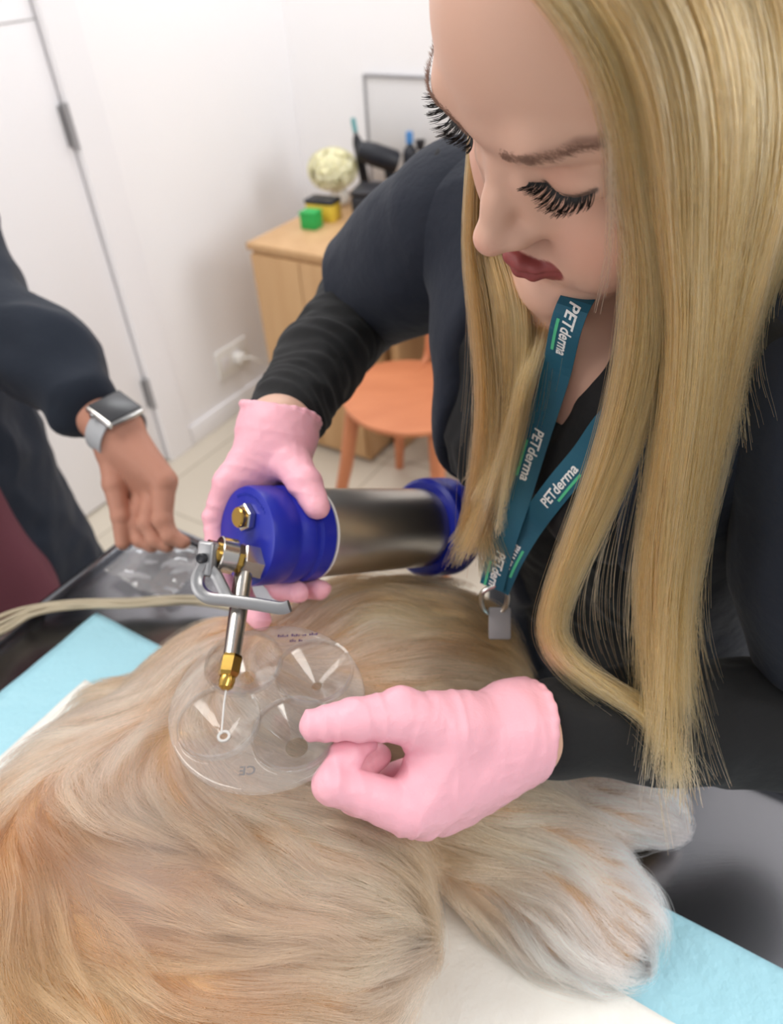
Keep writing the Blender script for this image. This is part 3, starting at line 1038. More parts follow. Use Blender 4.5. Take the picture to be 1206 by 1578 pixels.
def glove(name, hd, cuff_c, cuff_dir, cuff_r, seed, extra=()):
    lo, hi = bounds(hd, .05)
    F = hand(Field(lo, hi, .00115), hd)
    for c, r in extra:
        F.ell(c, (r, r, r), .006)
    cd_ = np.asarray(cuff_dir, float) / np.linalg.norm(cuff_dir)
    w0 = np.asarray(hd['wrist'])
    F.cone(w0, cuff_c, .029, cuff_r, .008)
    # rolled edge of the cuff
    a = np.cross(cd_, [0, 0, 1.])
    a /= np.linalg.norm(a)
    b = np.cross(cd_, a)
    end = np.asarray(cuff_c) + cd_ * .012
    ring = [end + (a * math.cos(q) + b * math.sin(q)) * (cuff_r + .0015 * math.sin(3 * q + seed)) + cd_ * .003 * math.sin(2 * q + seed) for q in np.linspace(0, 2 * math.pi, 25)]
    F.cone(np.asarray(cuff_c), end, cuff_r, cuff_r + .001, .004)
    F.plane(end, cd_, .001)
    F.chain(ring, [.0026] * 25, .002)
    F.cone(np.asarray(cuff_c) + cd_ * .004, end + cd_ * .03, cuff_r - .003, cuff_r - .001, .002, sub=True)
    v, f = F.mesh(2)
    n = vert_normals(v, f)
    # nitrile creases: fine folds across the fingers, slack towards the cuff
    tow = np.exp(-np.maximum(0, .075 - ((v - end) @ -cd_)) / .03)
    q = (v @ cd_)[:, None] * cd_
    s1 = 1 - 2 * np.abs(vnoise((v - q) * 25 + q * 120, seed))
    s2 = 1 - 2 * np.abs(vnoise(v * [150, 70, 150], seed + 4))
    v = v + n * ((.0007 * s1 * (.35 + tow) + .00022 * s2))[:, None]
    return from_arrays(name, v, f, M_glove, woman)


glove('glove', hand_R, P(426, 663, .605), WR_R - on_cap(.03, 50, FR), .0315, 2)
glove('glove', hand_L, P(793, 1125, .514), P(815, 1125, .52) - P(640, 1150, .49), .033, 5,
      extra=[(P(619, 1077, .474), .0075)])

# black undershirt with long sleeves
F = Field((-.17, .16, .70), (.52, .88, 1.37), .003)
torso(F, .004, legs=False)
F.cone(SH_R, EL_R, .052, .046, .03).chain([EL_R, P(492, 560, .69), P(428, 664, .605)], [.047, .038, .0302], .012)
F.cone(SH_L, EL_L, .056, .05, .03).chain([EL_L, P(1010, 1108, .535), P(822, 1126, .521)], [.050, .042, .0315], .012)
F.ell(CH + FWD * .10 + [0, 0, -.002], (.047, .047, .062), .008, sub=True)       # scoop neck
F.ell(CH + FWD * .01 + [0, 0, .065], (.052, .052, .050), .01, sub=True)
v, f = F.mesh(2)
fa = np.exp(-(np.minimum(np.linalg.norm(v - EL_R, axis=1), np.linalg.norm(v - EL_L, axis=1)) / .09) ** 2)
v = wrinkle(v, f, .002, 26, WR_R - EL_R, 1.6, 11)
arm = ((v - WR_R) @ (EL_R - WR_R)) / np.linalg.norm(EL_R - WR_R)
n = vert_normals(v, f)
near = (np.linalg.norm(v - WR_R, axis=1) < .17) & (arm > -.03)
v = v + n * (np.where(near, .0007 * np.sin(arm * 420 + 7 * vnoise(v * 22, 3)), 0))[:, None]
cover_v = v
from_arrays('undershirt', v, f, M_black, woman)

# navy scrub top, open at the front, short wide sleeves
F = Field((-.17, .16, .66), (.54, .88, 1.40), .003)
torso(F, .012, .03, legs=False)
F.cone(HIP + SID * .07, HIP + SID * .07 - [0, 0, .12], .115, .118, .03).cone(HIP - SID * .07, HIP - SID * .07 - [0, 0, .12], .115, .118, .03)
for hh, w_ in ((0.02, .05), (-.06, .055), (-.14, .06), (-.24, .065), (-.34, .07), (-.46, .08), (-.6, .09)):
    c = CH + (HIP - CH) * max(0, -hh) / .485
    F.ell(np.array([c[0], c[1], CH[2] + hh]) + FWD * .125 + SID * .012, (.085, .085, .10), .012, sub=True)
F.ell(CH + FWD * .0 + [0, 0, .055], (.075, .075, .06), .012, sub=True)
v1 = F.mesh(2)
parts = [v1]
for a, b, c, r0, r1, r2 in ((SH_R, P(655, 392, .68), P(568, 450, .75), .064, .060, .058), (SH_L, SH_L * .5 + EL_L * .5, SH_L * .25 + EL_L * .75, .066, .066, .066)):
    lo, hi = np.minimum(np.minimum(a, b), c) - .09, np.maximum(np.maximum(a, b), c) + .09
    G = Field(lo, hi, .0028)
    G.chain([a, b, c], [r0, r1, r2], .03)
    G.plane(c, c - b, .004)
    G.cone(c - (c - b) * .25, c + (c - b), r2 - .006, r2 - .003, .003, sub=True)
    parts.append(G.mesh(2))
v, f = join(parts)
v = wrinkle(v, f, .0026, 13, P(568, 450, .75) - SH_R, 0.5, 21)
cover_v = np.vstack([cover_v, v, head_w])
from_arrays('scrub_top', v, f, M_navy, woman)
F = Field((.02, .36, .02), (.52, .86, .86), .006)
for sd in (-1, 1):
    k0 = np.array([HIP[0], HIP[1], .47]) + SID * .09 * sd
    F.cone(HIP + SID * .075 * sd - [0, 0, .02], k0, .108, .078, .02).cone(k0, np.array([HIP[0], HIP[1], .09]) + SID * .10 * sd, .078, .07, .02)
from_arrays('trousers', *F.mesh(1), M_navy, woman)
for sd in (-1, 1):
    F = Field((-.1, .3, -.02), (.6, .9, .16), .004)
    f0 = np.array([HIP[0], HIP[1], .05]) + SID * .10 * sd
    F.cone(f0 - FWD * .02, f0 + FWD * .17 - [0, 0, .012], .047, .036, .02)
    F.plane((0, 0, .001), (0, 0, -1), .002)
    from_arrays('shoe', *F.mesh(1), M_dark, woman)

# ------------------------------------------------------------------ the second person
W2 = P(178, 662, .885)
EL2 = P(-35, 500, .96)
SH2 = P(-140, 260, 1.02)
hand_2 = dict(
    wrist=W2,
    thumb=([P(172, 690, .885), P(176, 745, .882), P(186, 795, .882), P(189, 836, .885)], [.017, .0135, .0110, .0090]),
    fingers=[([P(252, 742, .866), P(250, 800, .862), P(262, 826, .862), P(282, 836, .864)], [.0150, .0118, .0098, .0085]),
             ([P(240, 752, .882), P(226, 806, .876), P(238, 832, .874), P(258, 841, .874)], [.0145, .0115, .0098, .0085]),
             ([P(222, 756, .896), P(206, 806, .890), P(216, 832, .888), P(234, 842, .886)], [.0140, .0108, .0092, .0080]),
             ([P(204, 752, .908), P(194, 796, .902), P(202, 824, .900), P(216, 836, .898)], [.0130, .0098, .0084, .0075])],
    palm=[(W2, P(252, 742, .866), .027, .0165), (W2, P(240, 752, .882), .027, .0160), (W2, P(222, 756, .896), .027, .0155),
          (W2, P(204, 752, .908), .026, .0150), (W2, P(172, 700, .885), .026, .0170)])
BC2 = np.array([-.80, .86, 0.0])
man = thing('person', 'person in a dark blue coat over burgundy scrubs, one bare hand on the table', 'person', BC2)
lo, hi = bounds(hand_2, .04)
F = hand(Field(lo, hi, .0016), hand_2, 0, .003)
F.cone(W2, W2 + (EL2 - W2) * .2, .027, .029, .01)
hp = F.mesh(2)
F = Field((-1.15, .55, .02), (-.30, 1.2, 1.78), .009)
F.cone(BC2 + [0, 0, 1.42], BC2 + [0, 0, 1.62], .055, .05, .03).ell(BC2 + [.02, 0, 1.64], (.085, .075, .11), .03)
F.cone(BC2 + [.095, -.02, 1.62], BC2 + [.11, -.02, 1.60], .008, .012, .02)
F.cone(BC2 + [0, 0, .9], BC2 + [0, 0, 1.3], .09, .10, .05)
F.cone(SH2, EL2, .045, .038, .03).cone(EL2, W2, .037, .027, .02)
from_arrays('body', *join([hp, F.mesh(1)]), M_skin2, man)
# burgundy scrubs
F = Field((-1.1, .5, .02), (-.42, 1.2, 1.5), .006)
F.cone(BC2 + [.10, -.06, .95], BC2 + [.0, -.02, 1.36], .135, .15, .05)
F.cone(BC2 + [.10, -.06, .95], BC2 + [.145, -.075, .70], .135, .13, .05)
for sd in (-1, 1):
    F.cone(BC2 + [.145, sd * .08 - .075, .72], BC2 + [.05, sd * .1, .08], .095, .075, .03)
v, f = F.mesh(1)
from_arrays('scrub_suit', wrinkle(v, f, .006, 8, (0, 0, 1), .5, 31), f, M_burg, man)
# open coat with the sleeve
F = Field((-1.2, .45, .40), (-.33, 1.3, 1.5), .0055)
F.cone(BC2 + [.055, .075, 1.36], BC2 + [.075, .095, .95], .16, .17, .05).cone(BC2 + [.075, .095, .95], BC2 + [.085, .105, .48], .17, .19, .05)
F.cone(BC2 + [.06, -.27, .3], BC2 + [.02, -.30, 1.5], .245, .20, .01, sub=True)
F.cone(SH2, BC2 + [0, .05, 1.36], .075, .10, .05)
F.chain([SH2, EL2, P(70, 556, .915), P(124, 615, .899)], [.075, .068, .058, .042], .02)
F.plane((0, 0, .46), (0, 0, -1), .004)
v, f = F.mesh(2)
from_arrays('coat', wrinkle(v, f, .0075, 15, W2 - EL2, .8, 41), f, M_navy2, man)
for sd in (-1, 1):
    F = Field((-1.1, .6, -.02), (-.4, 1.15, .16), .006)
    f0 = BC2 + [.03, sd * .1, .05]
    F.cone(f0, f0 + [.17, -.03, -.01], .047, .038, .02)
    F.plane((0, 0, .001), (0, 0, -1), .002)
    from_arrays('shoe', *F.mesh(1), M_dark, man)

# the watch on the second person's wrist
wa = (EL2 - W2) / np.linalg.norm(EL2 - W2)
wn = (CAM - W2) / np.linalg.norm(CAM - W2) + .25 * UP + .55 * RT
wn = wn - wa * (wn @ wa)
wn /= np.linalg.norm(wn)
WC = W2 - wa * .002
Fw = frame(WC + wn * .0325, wa, np.cross(wn, wa))
if (np.array(Fw.col[2])[:3] @ wn) < 0:
    Fw = frame(WC + wn * .0325, wa, -np.cross(wn, wa))
t = thing('wristwatch', 'square silver smartwatch with a grey strap worn over a dark blue cuff', 'watch', WC)
bm = add_box(bmesh.new(), (-.0225, -.025, -.005), (.0225, .025, .0045), Fw, .0044, 4)
bm_obj('watch_case', bm, M_alu, t, smooth=True)
bm = add_box(bmesh.new(), (-.0195, -.022, .0046), (.0195, .022, .0056), Fw, .0009, 2)
bm_obj('watch_face', bm, M_glass, t, smooth=True)
bm = add_tube(bmesh.new(), [Fw @ Vector((.007, .0252, 0)), Fw @ Vector((.007, .028, 0))], .003, 14)
bm_obj('crown', bm, M_alu, t, smooth=True)
bm = bmesh.new()
wb = np.cross(wn, wa)
prev = None
N_ = 40
rings = []
for i in range(N_ + 1):
    a = math.radians(34 + (292) * i / N_)
    c = WC + (wn * math.cos(a) + wb * math.sin(a)) * .0338
    o_ = (wn * math.cos(a) + wb * math.sin(a))
    rings.append([bm.verts.new(c + wa * s * .0125 + o_ * q * .0012) for s, q in ((-1, -1), (1, -1), (1, 1), (-1, 1))])
for a, b in zip(rings, rings[1:]):
    for k in range(4):
        bm.faces.new((a[k], a[(k + 1) % 4], b[(k + 1) % 4], b[k]))
bm.faces.new(rings[0])
bm.faces.new(rings[-1])
bm_obj('watch_band', bm, M_band, t, smooth=True)
# ------------------------------------------------------------------ cryo flask
Fd = Matrix(((*[0] * 4,), (*[0] * 4,), (*[0] * 4,), (0, 0, 0, 1)))
dx = -DE2
dy = np.cross(DAX, dx)
for i in range(3):
    Fd[i][0], Fd[i][1], Fd[i][2], Fd[i][3] = dx[i], dy[i], DAX[i], DA0[i]
# local x right, local z along the axis away from the nozzle; dy sign decides up
sy = 1 if dy @ DE1 > 0 else -1
fk = thing('cryo_flask', 'steel cryo spray flask with blue caps held in the right glove', 'flask', DA0 + DAX * DLEN / 2)
R_ = CAPR
lathe('cap', [(0, 0.0), (R_ - .003, 0.0), (R_ - .001, .001), (R_, .004), (R_, .022), (R_ - .0012, .024), (R_ - .0012, .027), (R_, .029),
              (R_ + .0002, .038), (R_ - .0022, .040), (R_ - .0022, .044), (R_ + .0002, .046), (R_ + .0003, .0575), (R_ - .002, .059), (0, .059)], M_blue, fk, Fd, 72)
lathe('white_ring', [(R_ - .006, .0591), (R_ - .0003, .0591), (R_ - .0003, .0611), (R_ - .006, .0611)], M_frost, fk, Fd, 72, closed=True)  # thin white ring between cap and cylinder
lathe('cylinder', [(0, .0612), (R_ - .0025, .0612), (R_ - .0020, .063), (R_ - .0020, DLEN - .022), (0, DLEN - .022)], M_dewar, fk, Fd, 96)
q = DLEN
lathe('foot_cap', [(0, q - .0215), (R_ - .0015, q - .0215), (R_ + .004, q - .021), (R_ + .0075, q - .018), (R_ + .0085, q - .012), (R_ + .006, q - .006), (R_ + .006, q - .003),
                   (R_ + .0085, q + .001), (R_ + .0085, q + .012), (R_ + .006, q + .017), (0, q + .017)], M_blue, fk, Fd, 72)
# brass plug
Fb = Fd @ Matrix.Translation((-.0025, sy * .0150, 0))
pl = lathe('bleed_plug', [(0, -.0105), (.0068, -.0105), (.0078, -.0095), (.0078, -.0015), (0, -.0015)], M_brass, fk, Fb, 32)
lathe('hex_nut', [(0, -.0060), (.0098, -.0060), (.0108, -.005), (.0108, -.0005), (0, -.0005)], M_chrome, pl, Fb @ Matrix.Rotation(.3, 4, 'Z'), 6, smooth=False)
# embossed ring of tiny strokes on the cap face
bm = bmesh.new()
for k in range(15):
    a = math.radians(62 + 5.2 * k)
    Mk = Fd @ Matrix.Rotation(sy * a, 4, 'Z') @ Matrix.Translation((.0318, 0, 0))
    hgt = .0013 if k % 3 else .0008
    add_box(bm, (-hgt, -.0009, -.0005), (hgt, -.0004, .0002), Mk)
    add_box(bm, (-.0004, -.0009, -.0005), (.0002, .0007, .0002), Mk)
bm_obj('embossed_print', bm, M_dark_ink, fk)
# valve block, cross piece, lever
vb_ = P(386, 864, .549)
vfn = P(350, 856, .540) - vb_
vfn /= np.linalg.norm(vfn)                          # cross axis, to the left
Fv = frame(vb_, vfn, DE1)
rz_ = Matrix(((*[0] * 4,), (*[0] * 4,), (*[0] * 4,), (0, 0, 0, 1)))
zx = np.cross(DE1, vfn)
zx /= np.linalg.norm(zx)
yy = np.cross(vfn, zx)
for i in range(3):
    rz_[i][0], rz_[i][1], rz_[i][2], rz_[i][3] = zx[i], yy[i], vfn[i], vb_[i]
valve = lathe('valve_body', [(0, -.0125), (.0115, -.0125), (.0128, -.011), (.0128, .0070), (.0115, .0080), (0, .0080)], M_chrome, fk, rz_ @ Matrix.Rotation(.4, 4, 'Z'), 6, smooth=False)
tube('valve_neck', [vb_ + DAX * .004, vb_ + DAX * .030], .0098, M_chrome, valve, 20)
lathe('hex_collar', [(0, .0082), (.0105, .0082), (.0112, .0088), (.0112, .0122), (.0105, .0128), (0, .0128)], M_brass, valve, rz_, 8, smooth=False)
lathe('washer', [(0, .0132), (.0125, .0132), (.0132, .0139), (.0132, .0250), (.0125, .0257), (0, .0257)], M_chrome, valve, rz_, 32)
lathe('spindle', [(0, .0255), (.0085, .0255), (.0085, .034), (0, .034)], M_brass, valve, rz_, 24)
lp = P(319, 860, .529)
Fl = frame(lp, UP + .1 * RT, FW + .35 * RT)
lev = thing_dummy = None
lb_ = bmesh.new()
add_box(lb_, (-.0130, -.0045, -.0068), (.0120, .0045, .0068), Fl, .0022, 3)
lever = bm_obj('lever_block', lb_, M_cast, fk, smooth=True)
pn = np.array(Fl.col[1])[:3]
if pn @ FW > 0:
    pn = -pn
bm = add_lathe(bmesh.new(), [(0, .0), (.0036, .0), (.0036, .0045), (.0026, .005), (.0012, .0042), (0, .0042)], Matrix.Translation(Vector(lp) + Vector(pn) * .0042) @ Vector(pn).to_track_quat('Z', 'Y').to_matrix().to_4x4(), 20)
bm_obj('pin', bm, M_dark, lever, smooth=True)


def flat_bar(name, pts, wd, th, side, m, parent, n=40):
    """a bar of oblong section swept along pts; side is its wide direction"""
    p = spline(pts, n)
    bm = bmesh.new()
    rings = []
    ws = np.interp(np.linspace(0, 1, n), np.linspace(0, 1, len(wd)), wd)
    for i in range(n):
        tg = p[min(i + 1, n - 1)] - p[max(i - 1, 0)]
        tg /= np.linalg.norm(tg)
        sd = side - tg * (side @ tg)
        sd /= np.linalg.norm(sd)
        nn = np.cross(tg, sd)
        rings.append([bm.verts.new(p[i] + sd * a * ws[i] + nn * b * th) for a, b in
                      ((-1, -.5), (-.7, -1), (.7, -1), (1, -.5), (1, .5), (.7, 1), (-.7, 1), (-1, .5))])
    for a, b in zip(rings, rings[1:]):
        for k in range(8):
            bm.faces.new((a[k], a[(k + 1) % 8], b[(k + 1) % 8], b[k]))
    bm.faces.new(rings[0])
    bm.faces.new(rings[-1])
    return bm_obj(name, bm, m, parent, smooth=True)


sdv = np.array(Fl.col[2])[:3]
flat_bar('trigger', [P(316, 868, .530), P(305, 890, .527), P(307, 908, .525), P(322, 921, .523), P(352, 925, .520), P(395, 931, .516), P(432, 937, .513), P(446, 934, .512)],
         [.0065, .0046, .0044, .0046, .0044, .0042, .0038, .0028], .0042, -FW, M_cast, fk)
flat_bar('trigger_web', [P(322, 872, .530), P(334, 888, .527), P(342, 904, .524), P(352, 922, .521), P(372, 930, .518)], [.005, .0036, .0036, .0040, .0040], .0038, -FW, M_cast, fk)
# spray tube and nozzle
n0, n1, n2, n3 = P(375, 884, .545), P(357, 1014, .507), P(351, 1042, .501), P(349, 1058, .498)
tube('spray_tube', [vb_ + (n0 - vb_) * .2, n0, n1], [.0074, .0070, .0060], M_chrome, fk, 24)
ax_n = (n2 - n1) / np.linalg.norm(n2 - n1)
Fn = Matrix.Translation(Vector(n1)) @ Vector(ax_n).to_track_quat('Z', 'Y').to_matrix().to_4x4()
ln = float(np.linalg.norm(n2 - n1))
noz = lathe('nozzle', [(0, -.002), (.0068, -.002), (.0076, 0), (.0076, ln * .8), (.0066, ln), (0, ln)], M_brass, fk, Fn, 6, smooth=False)
lathe('nozzle_tip', [(0, ln), (.0052, ln), (.0056, ln + .003), (.0048, ln + .0075), (.0024, ln + .0095), (0, ln + .0095)], M_brass, noz, Fn, 24)
tube('needle', [n3, P(345, 1085, .4965), P(341, 1131, .493)], .0007, M_frost, fk, 8)

# ------------------------------------------------------------------ clear cone plate
m = bpy.data.materials.new('clear_plate')
m.use_nodes = True
nt = m.node_tree
nt.nodes.remove(nt.nodes['Principled BSDF'])
tr = nt.nodes.new('ShaderNodeBsdfTransparent')
tr.inputs[0].default_value = (.97, .97, .97, 1)
gl = nt.nodes.new('ShaderNodeBsdfGlossy')
gl.inputs['Roughness'].default_value = .06
df = nt.nodes.new('ShaderNodeBsdfDiffuse')
df.inputs[0].default_value = (.85, .82, .8, 1)
lw0 = nt.nodes.new('ShaderNodeLayerWeight')
lw0.inputs[0].default_value = .5
lw1 = nt.nodes.new('ShaderNodeMath')
lw1.operation = 'POWER'
lw1.inputs[1].default_value = 4.0
nt.links.new(lw0.outputs['Facing'], lw1.inputs[0])
lw = nt.nodes.new('ShaderNodeMapRange')
lw.inputs[3].default_value, lw.inputs[4].default_value = .05, .95
nt.links.new(lw1.outputs[0], lw.inputs[0])
a1 = nt.nodes.new('ShaderNodeMixShader')
a1.inputs[0].default_value = .085
a2 = nt.nodes.new('ShaderNodeMixShader')
nt.links.new(tr.outputs[0], a1.inputs[1])
nt.links.new(df.outputs[0], a1.inputs[2])
nt.links.new(lw.outputs[0], a2.inputs[0])
nt.links.new(a1.outputs[0], a2.inputs[1])
nt.links.new(gl.outputs[0], a2.inputs[2])
nt.links.new(a2.outputs[0], nt.nodes['Material Output'].inputs[0])
M_plate = m
PCN = P(412, 1080, .500)
pz = np.array([.02, -.03, 1.0])
pz /= np.linalg.norm(pz)
px_ = np.array([1.0, 0, 0]) - pz * pz[0]
px_ /= np.linalg.norm(px_)
Fp = frame(PCN, px_, np.cross(pz, px_))


def plate_pt(px, py):
    r = FW + (px - 603) / FPX * RT + (789 - py) / FPX * UP
    tt = ((PCN - CAM) @ pz) / (r @ pz)
    return Fp.inverted() @ Vector(CAM + r * tt)


PR = .0660
cups = [plate_pt(*c) for c in ((375, 1020), (484, 1033), (337, 1111), (452, 1128))]
CR = .0272
pt = thing('cone_plate', 'round clear plastic plate with four cone openings lying on the fur', 'cone plate', PCN)
F = Field((-.07, -.07, -.008), (.07, .07, .005), .0007)


def disc_fn(x, y, z):
    a = np.sqrt(x * x + y * y) - (PR - .0015)
    b = np.abs(z + .002) - (.0028 - .0015)
    return np.minimum(np.maximum(a, b), 0) + np.sqrt(np.maximum(a, 0) ** 2 + np.maximum(b, 0) ** 2) - .0015


F.put(disc_fn, (-.069, -.069, -.006), (.069, .069, .003), .0005)
for c in cups:
    F.put(lambda x, y, z, c=c: np.sqrt((x - c.x) ** 2 + (y - c.y) ** 2) - (CR + .0002) + 0 * z, (c.x - CR, c.y - CR, -.006), (c.x + CR, c.y + CR, .003), .0006, sub=True)
v, f = F.mesh(1)
W_ = np.array(Fp)
from_arrays('plate', v @ W_[:3, :3].T + W_[:3, 3], f, M_plate, pt)
for i, c in enumerate(cups):
    Mc = Fp @ Matrix.Translation((c.x, c.y, 0))
    hr = (.006, .0035, .0035, .0075)[i]
    dp = .019
    lathe('cone_cup', [(CR, .0016), (CR, -.004), (hr + .0012, -dp), (hr, -dp), (hr, -dp + .001), (CR - .0014, -.0032), (CR - .0014, .0010)], M_plate, pt, Mc, 64, closed=True)


def text_mesh(s, size, shear=0.0):
    cu = bpy.data.curves.new('lettering', 'FONT')
    cu.body = s
    cu.size = size
    cu.shear = shear
    cu.offset = size * .022
    cu.align_x = 'LEFT'
    cu.resolution_u = 3
    o = bpy.data.objects.new('lettering', cu)
    COL.objects.link(o)
    dg = bpy.context.evaluated_depsgraph_get()
    me = bpy.data.meshes.new_from_object(o.evaluated_get(dg))
    v = np.array([q.co for q in me.vertices])
    f = [list(p.vertices) for p in me.polygons]
    bpy.data.objects.remove(o)
    bpy.data.curves.remove(cu)
    bpy.data.meshes.remove(me)
    return v, f


def lay(name, v, f, fn, m, parent):
    me = bpy.data.meshes.new(name)
    me.from_pydata([tuple(map(float, fn(a[0], a[1]))) for a in v], [], f)
    return link(name, me, m, parent)


c0 = plate_pt(362, 1190)
lathe('cup_ring', [(.0028, -.0188), (.0046, -.0188), (.0046, -.0175), (.0028, -.0175)], M_frost, pt, Fp @ Matrix.Translation((cups[2].x, cups[2].y, 0)), 28, closed=True)
v, f = text_mesh('CE', .0085)
lay('ce_mark', v, f, lambda a, b: np.array(Fp @ Vector((c0.x + .013 - a, c0.y + .003 - b, .0010))), M_mark, pt)
bm = bmesh.new()
c0 = plate_pt(428, 985)
for r_, row in enumerate(((0, .008, .010, .016, .018, .021, .023, .029), (.009, .014, .0155, .019))):
    for a, b in zip(row[::2], row[1::2]):
        for q in np.arange(a, b - .0008, .0016):
            add_box(bm, (c0.x + q, c0.y - r_ * .005 + .001, .0009), (c0.x + q + .0010, c0.y - r_ * .005 + .0034 - .0008 * ((q * 7e3) % 2), .0011), Fp)
bm_obj('purple_print', bm, M_ink, pt)

# ------------------------------------------------------------------ lanyard
ly = thing('lanyard', 'teal printed lanyard hanging from the woman\'s neck', 'lanyard', P(762, 905, .585))


def strap_frames(pts, n):
    p = spline(pts, n)
    t = np.gradient(p, axis=0)
    t /= np.linalg.norm(t, axis=1, keepdims=True)
    v = p - CAM
    v /= np.linalg.norm(v, axis=1, keepdims=True)
    # the ribbon lies against her chest: its face looks out along FWD, tipped to the light
    nrm = FWD * .75 + np.array([-.05, -.7, .35])
    s = np.cross(t, nrm)
    s /= np.linalg.norm(s, axis=1, keepdims=True)
    return p, t, s, np.cross(s, t)


def ribbon(name, pts, wd, parent, n=60):
    p, t, s, nn = strap_frames(pts, n)
    bm = bmesh.new()
    rings = [[bm.verts.new(p[i] + s[i] * a * wd / 2 + nn[i] * b * .0005) for a, b in ((-1, -1), (1, -1), (1, 1), (-1, 1))] for i in range(n)]
    for a, b in zip(rings, rings[1:]):
        for k in range(4):
            bm.faces.new((a[k], a[(k + 1) % 4], b[(k + 1) % 4], b[k]))
    bm.faces.new(rings[0])
    bm.faces.new(rings[-1])
    o = bm_obj(name, bm, M_teal, parent, smooth=False)
    L = np.concatenate([[0], np.cumsum(np.linalg.norm(np.diff(p, axis=0), axis=1))])
    sgn = -1 if nn[n // 2] @ (CAM - p[n // 2]) < 0 else 1

    def at(u, v):
        i = lambda A: np.array([np.interp(u, L, A[:, k]) for k in range(3)])
        return i(p) + i(s) * v + i(nn) * sgn * .0009
    right = 1 if s[n // 2] @ RT > 0 else -1
    return o, at, L[-1], right


hpx = cover_v - CAM
hdz = hpx @ FW
hsx, hsy = 603 + FPX * (hpx @ RT) / hdz, 789 - FPX * (hpx @ UP) / hdz


def over_head(px, py, d, lift, lo=0.0):
    """lay a point over the head or the clothes: never under their surface"""
    c = (np.abs(hsx - px) < 14) & (np.abs(hsy - py) < 14) & (hdz > lo)
    if c.any():
        d = min(d, hdz[c].min() - lift)
    return P(px, py, d)


S1 = [P(960, 395, .54)] + [over_head(a, b, c, .003, .44) for a, b, c in ((888, 462, .505), (855, 580, .515), (824, 680, .527), (798, 765, .540), (776, 832, .556), (757, 905, .582))]
S2 = [over_head(a, b, c, .003, .40) for a, b, c in ((1030, 560, .50), (985, 606, .50), (936, 655, .508), (902, 702, .520), (860, 752, .533), (818, 808, .547), (788, 858, .561), (766, 908, .584))]
s1, at1, L1, r1 = ribbon('strap', S1, .0195, ly)
s2, at2, L2, r2 = ribbon('strap', S2, .0195, ly)


def near_u(at, L, px, py):
    us = np.linspace(0, L, 400)
    pr = []
    for u in us:
        v = at(u, 0) - CAM
        d = v @ FW
        pr.append((603 + FPX * (v @ RT) / d - px) ** 2 + (789 - FPX * (v @ UP) / d - py) ** 2)
    return us[int(np.argmin(pr))]


tv, tf = text_mesh('PETderma', .0105, .25)
tw = tv[:, 0].max()
TLEN = .0415
for at, L, r, sgn, spots, st in ((at1, L1, r1, 1, ((894, 470), (833, 662), (768, 848)), s1), (at2, L2, r2, -1, ((838, 780), (768, 900)), s2)):
    for sp_ in spots:
        u0 = near_u(at, L, *sp_)
        k = TLEN / tw
        lay('lettering', tv, tf, lambda a, b, u0=u0: at(u0 + sgn * a * k, sgn * r * (b - .0026)), M_white, st)
        gv = np.array([(a, b) for a in np.linspace(.012, TLEN * .95, 12) for b in (-.0066, -.0046)])
        gf = [[2 * i, 2 * i + 2, 2 * i + 3, 2 * i + 1] for i in range(11)]
        lay('underline', gv, gf, lambda a, b, u0=u0: at(u0 + sgn * a, sgn * r * b), M_green, st)
kc = P(762, 918, .588)
tube('clip', [kc + np.array(q) for q in spline([(0, 0, .012), (.010, 0, .004), (.009, 0, -.014), (0, 0, -.022), (-.009, 0, -.014), (-.010, 0, .004), (0, 0, .012)], 30)], .0022, M_chrome, ly)
Fk = frame(kc + np.array([0.004, -.006, -.026]), RT, UP)
box('badge', (-.009, -.013, -.002), (.009, .013, .002), M_grey, ly, Fk, .0015)

# ------------------------------------------------------------------ cords and plastic sleeve on the table
cz = TZ + .0115
base_pts = [(-90, 1010, None), (0, 962, None), (55, 940, None), (120, 930, None), (200, 930, None), (290, 926, None), (360, 934, None), (430, 955, None)]
for k in range(4):
    pts = []
    for i, (a, b, _) in enumerate(base_pts):
        sp_ = (8 - 2.0 * i) if i < 4 else 2.6
        q = on_top(a + (0 if i > 1 else k * 5), b + (k - 1.5) * max(sp_, 3.0) * (1.0 + .3 * math.sin(i * 1.7 + k)), cz + .003 * ((k + i) % 2))
        pts.append(q)
    pts = [pts[0] + np.array([-.10, -.02, -.10])] + pts
    o = tube('cord', spline(pts, 60), .0028, M_cable, None, 10)
    tag(o, 'one of four beige cords running side by side over the table corner', 'cord', 'beige cords on the table')
F0 = on_top(250, 872, TZ + .002)
Fs = frame(F0, TU, -TV)
n = 26
X, Y = np.meshgrid(np.linspace(-.055, .055, n), np.linspace(-.045, .045, n), indexing='ij')
q = np.stack([X.ravel(), Y.ravel(), np.zeros(n * n)], 1)
zz = .004 + .004 * vnoise(q * 38, 8) + .002 * vnoise(q * 90, 9)
top = np.stack([q[:, 0], q[:, 1], zz + .0012], 1)
W_ = np.array(Fs)
V = np.vstack([top, top - [0, 0, .0008]]) @ W_[:3, :3].T + W_[:3, 3]
I = np.arange(n * n).reshape(n, n)
q4 = np.stack([I[:-1, :-1], I[1:, :-1], I[1:, 1:], I[:-1, 1:]], -1).reshape(-1, 4)
rr = np.concatenate([I[:-1, 0], I[-1, :-1], I[:0:-1, -1], I[0, :0:-1]])
sidef = np.stack([rr, rr + n * n, np.roll(rr, -1) + n * n, np.roll(rr, -1)], 1)
o = from_arrays('plastic_sleeve', V, np.vstack([q4, q4[:, ::-1] + n * n, sidef]), M_plate)
tag(o, 'crumpled clear plastic sleeve on the table under the ungloved hand', 'plastic sleeve')
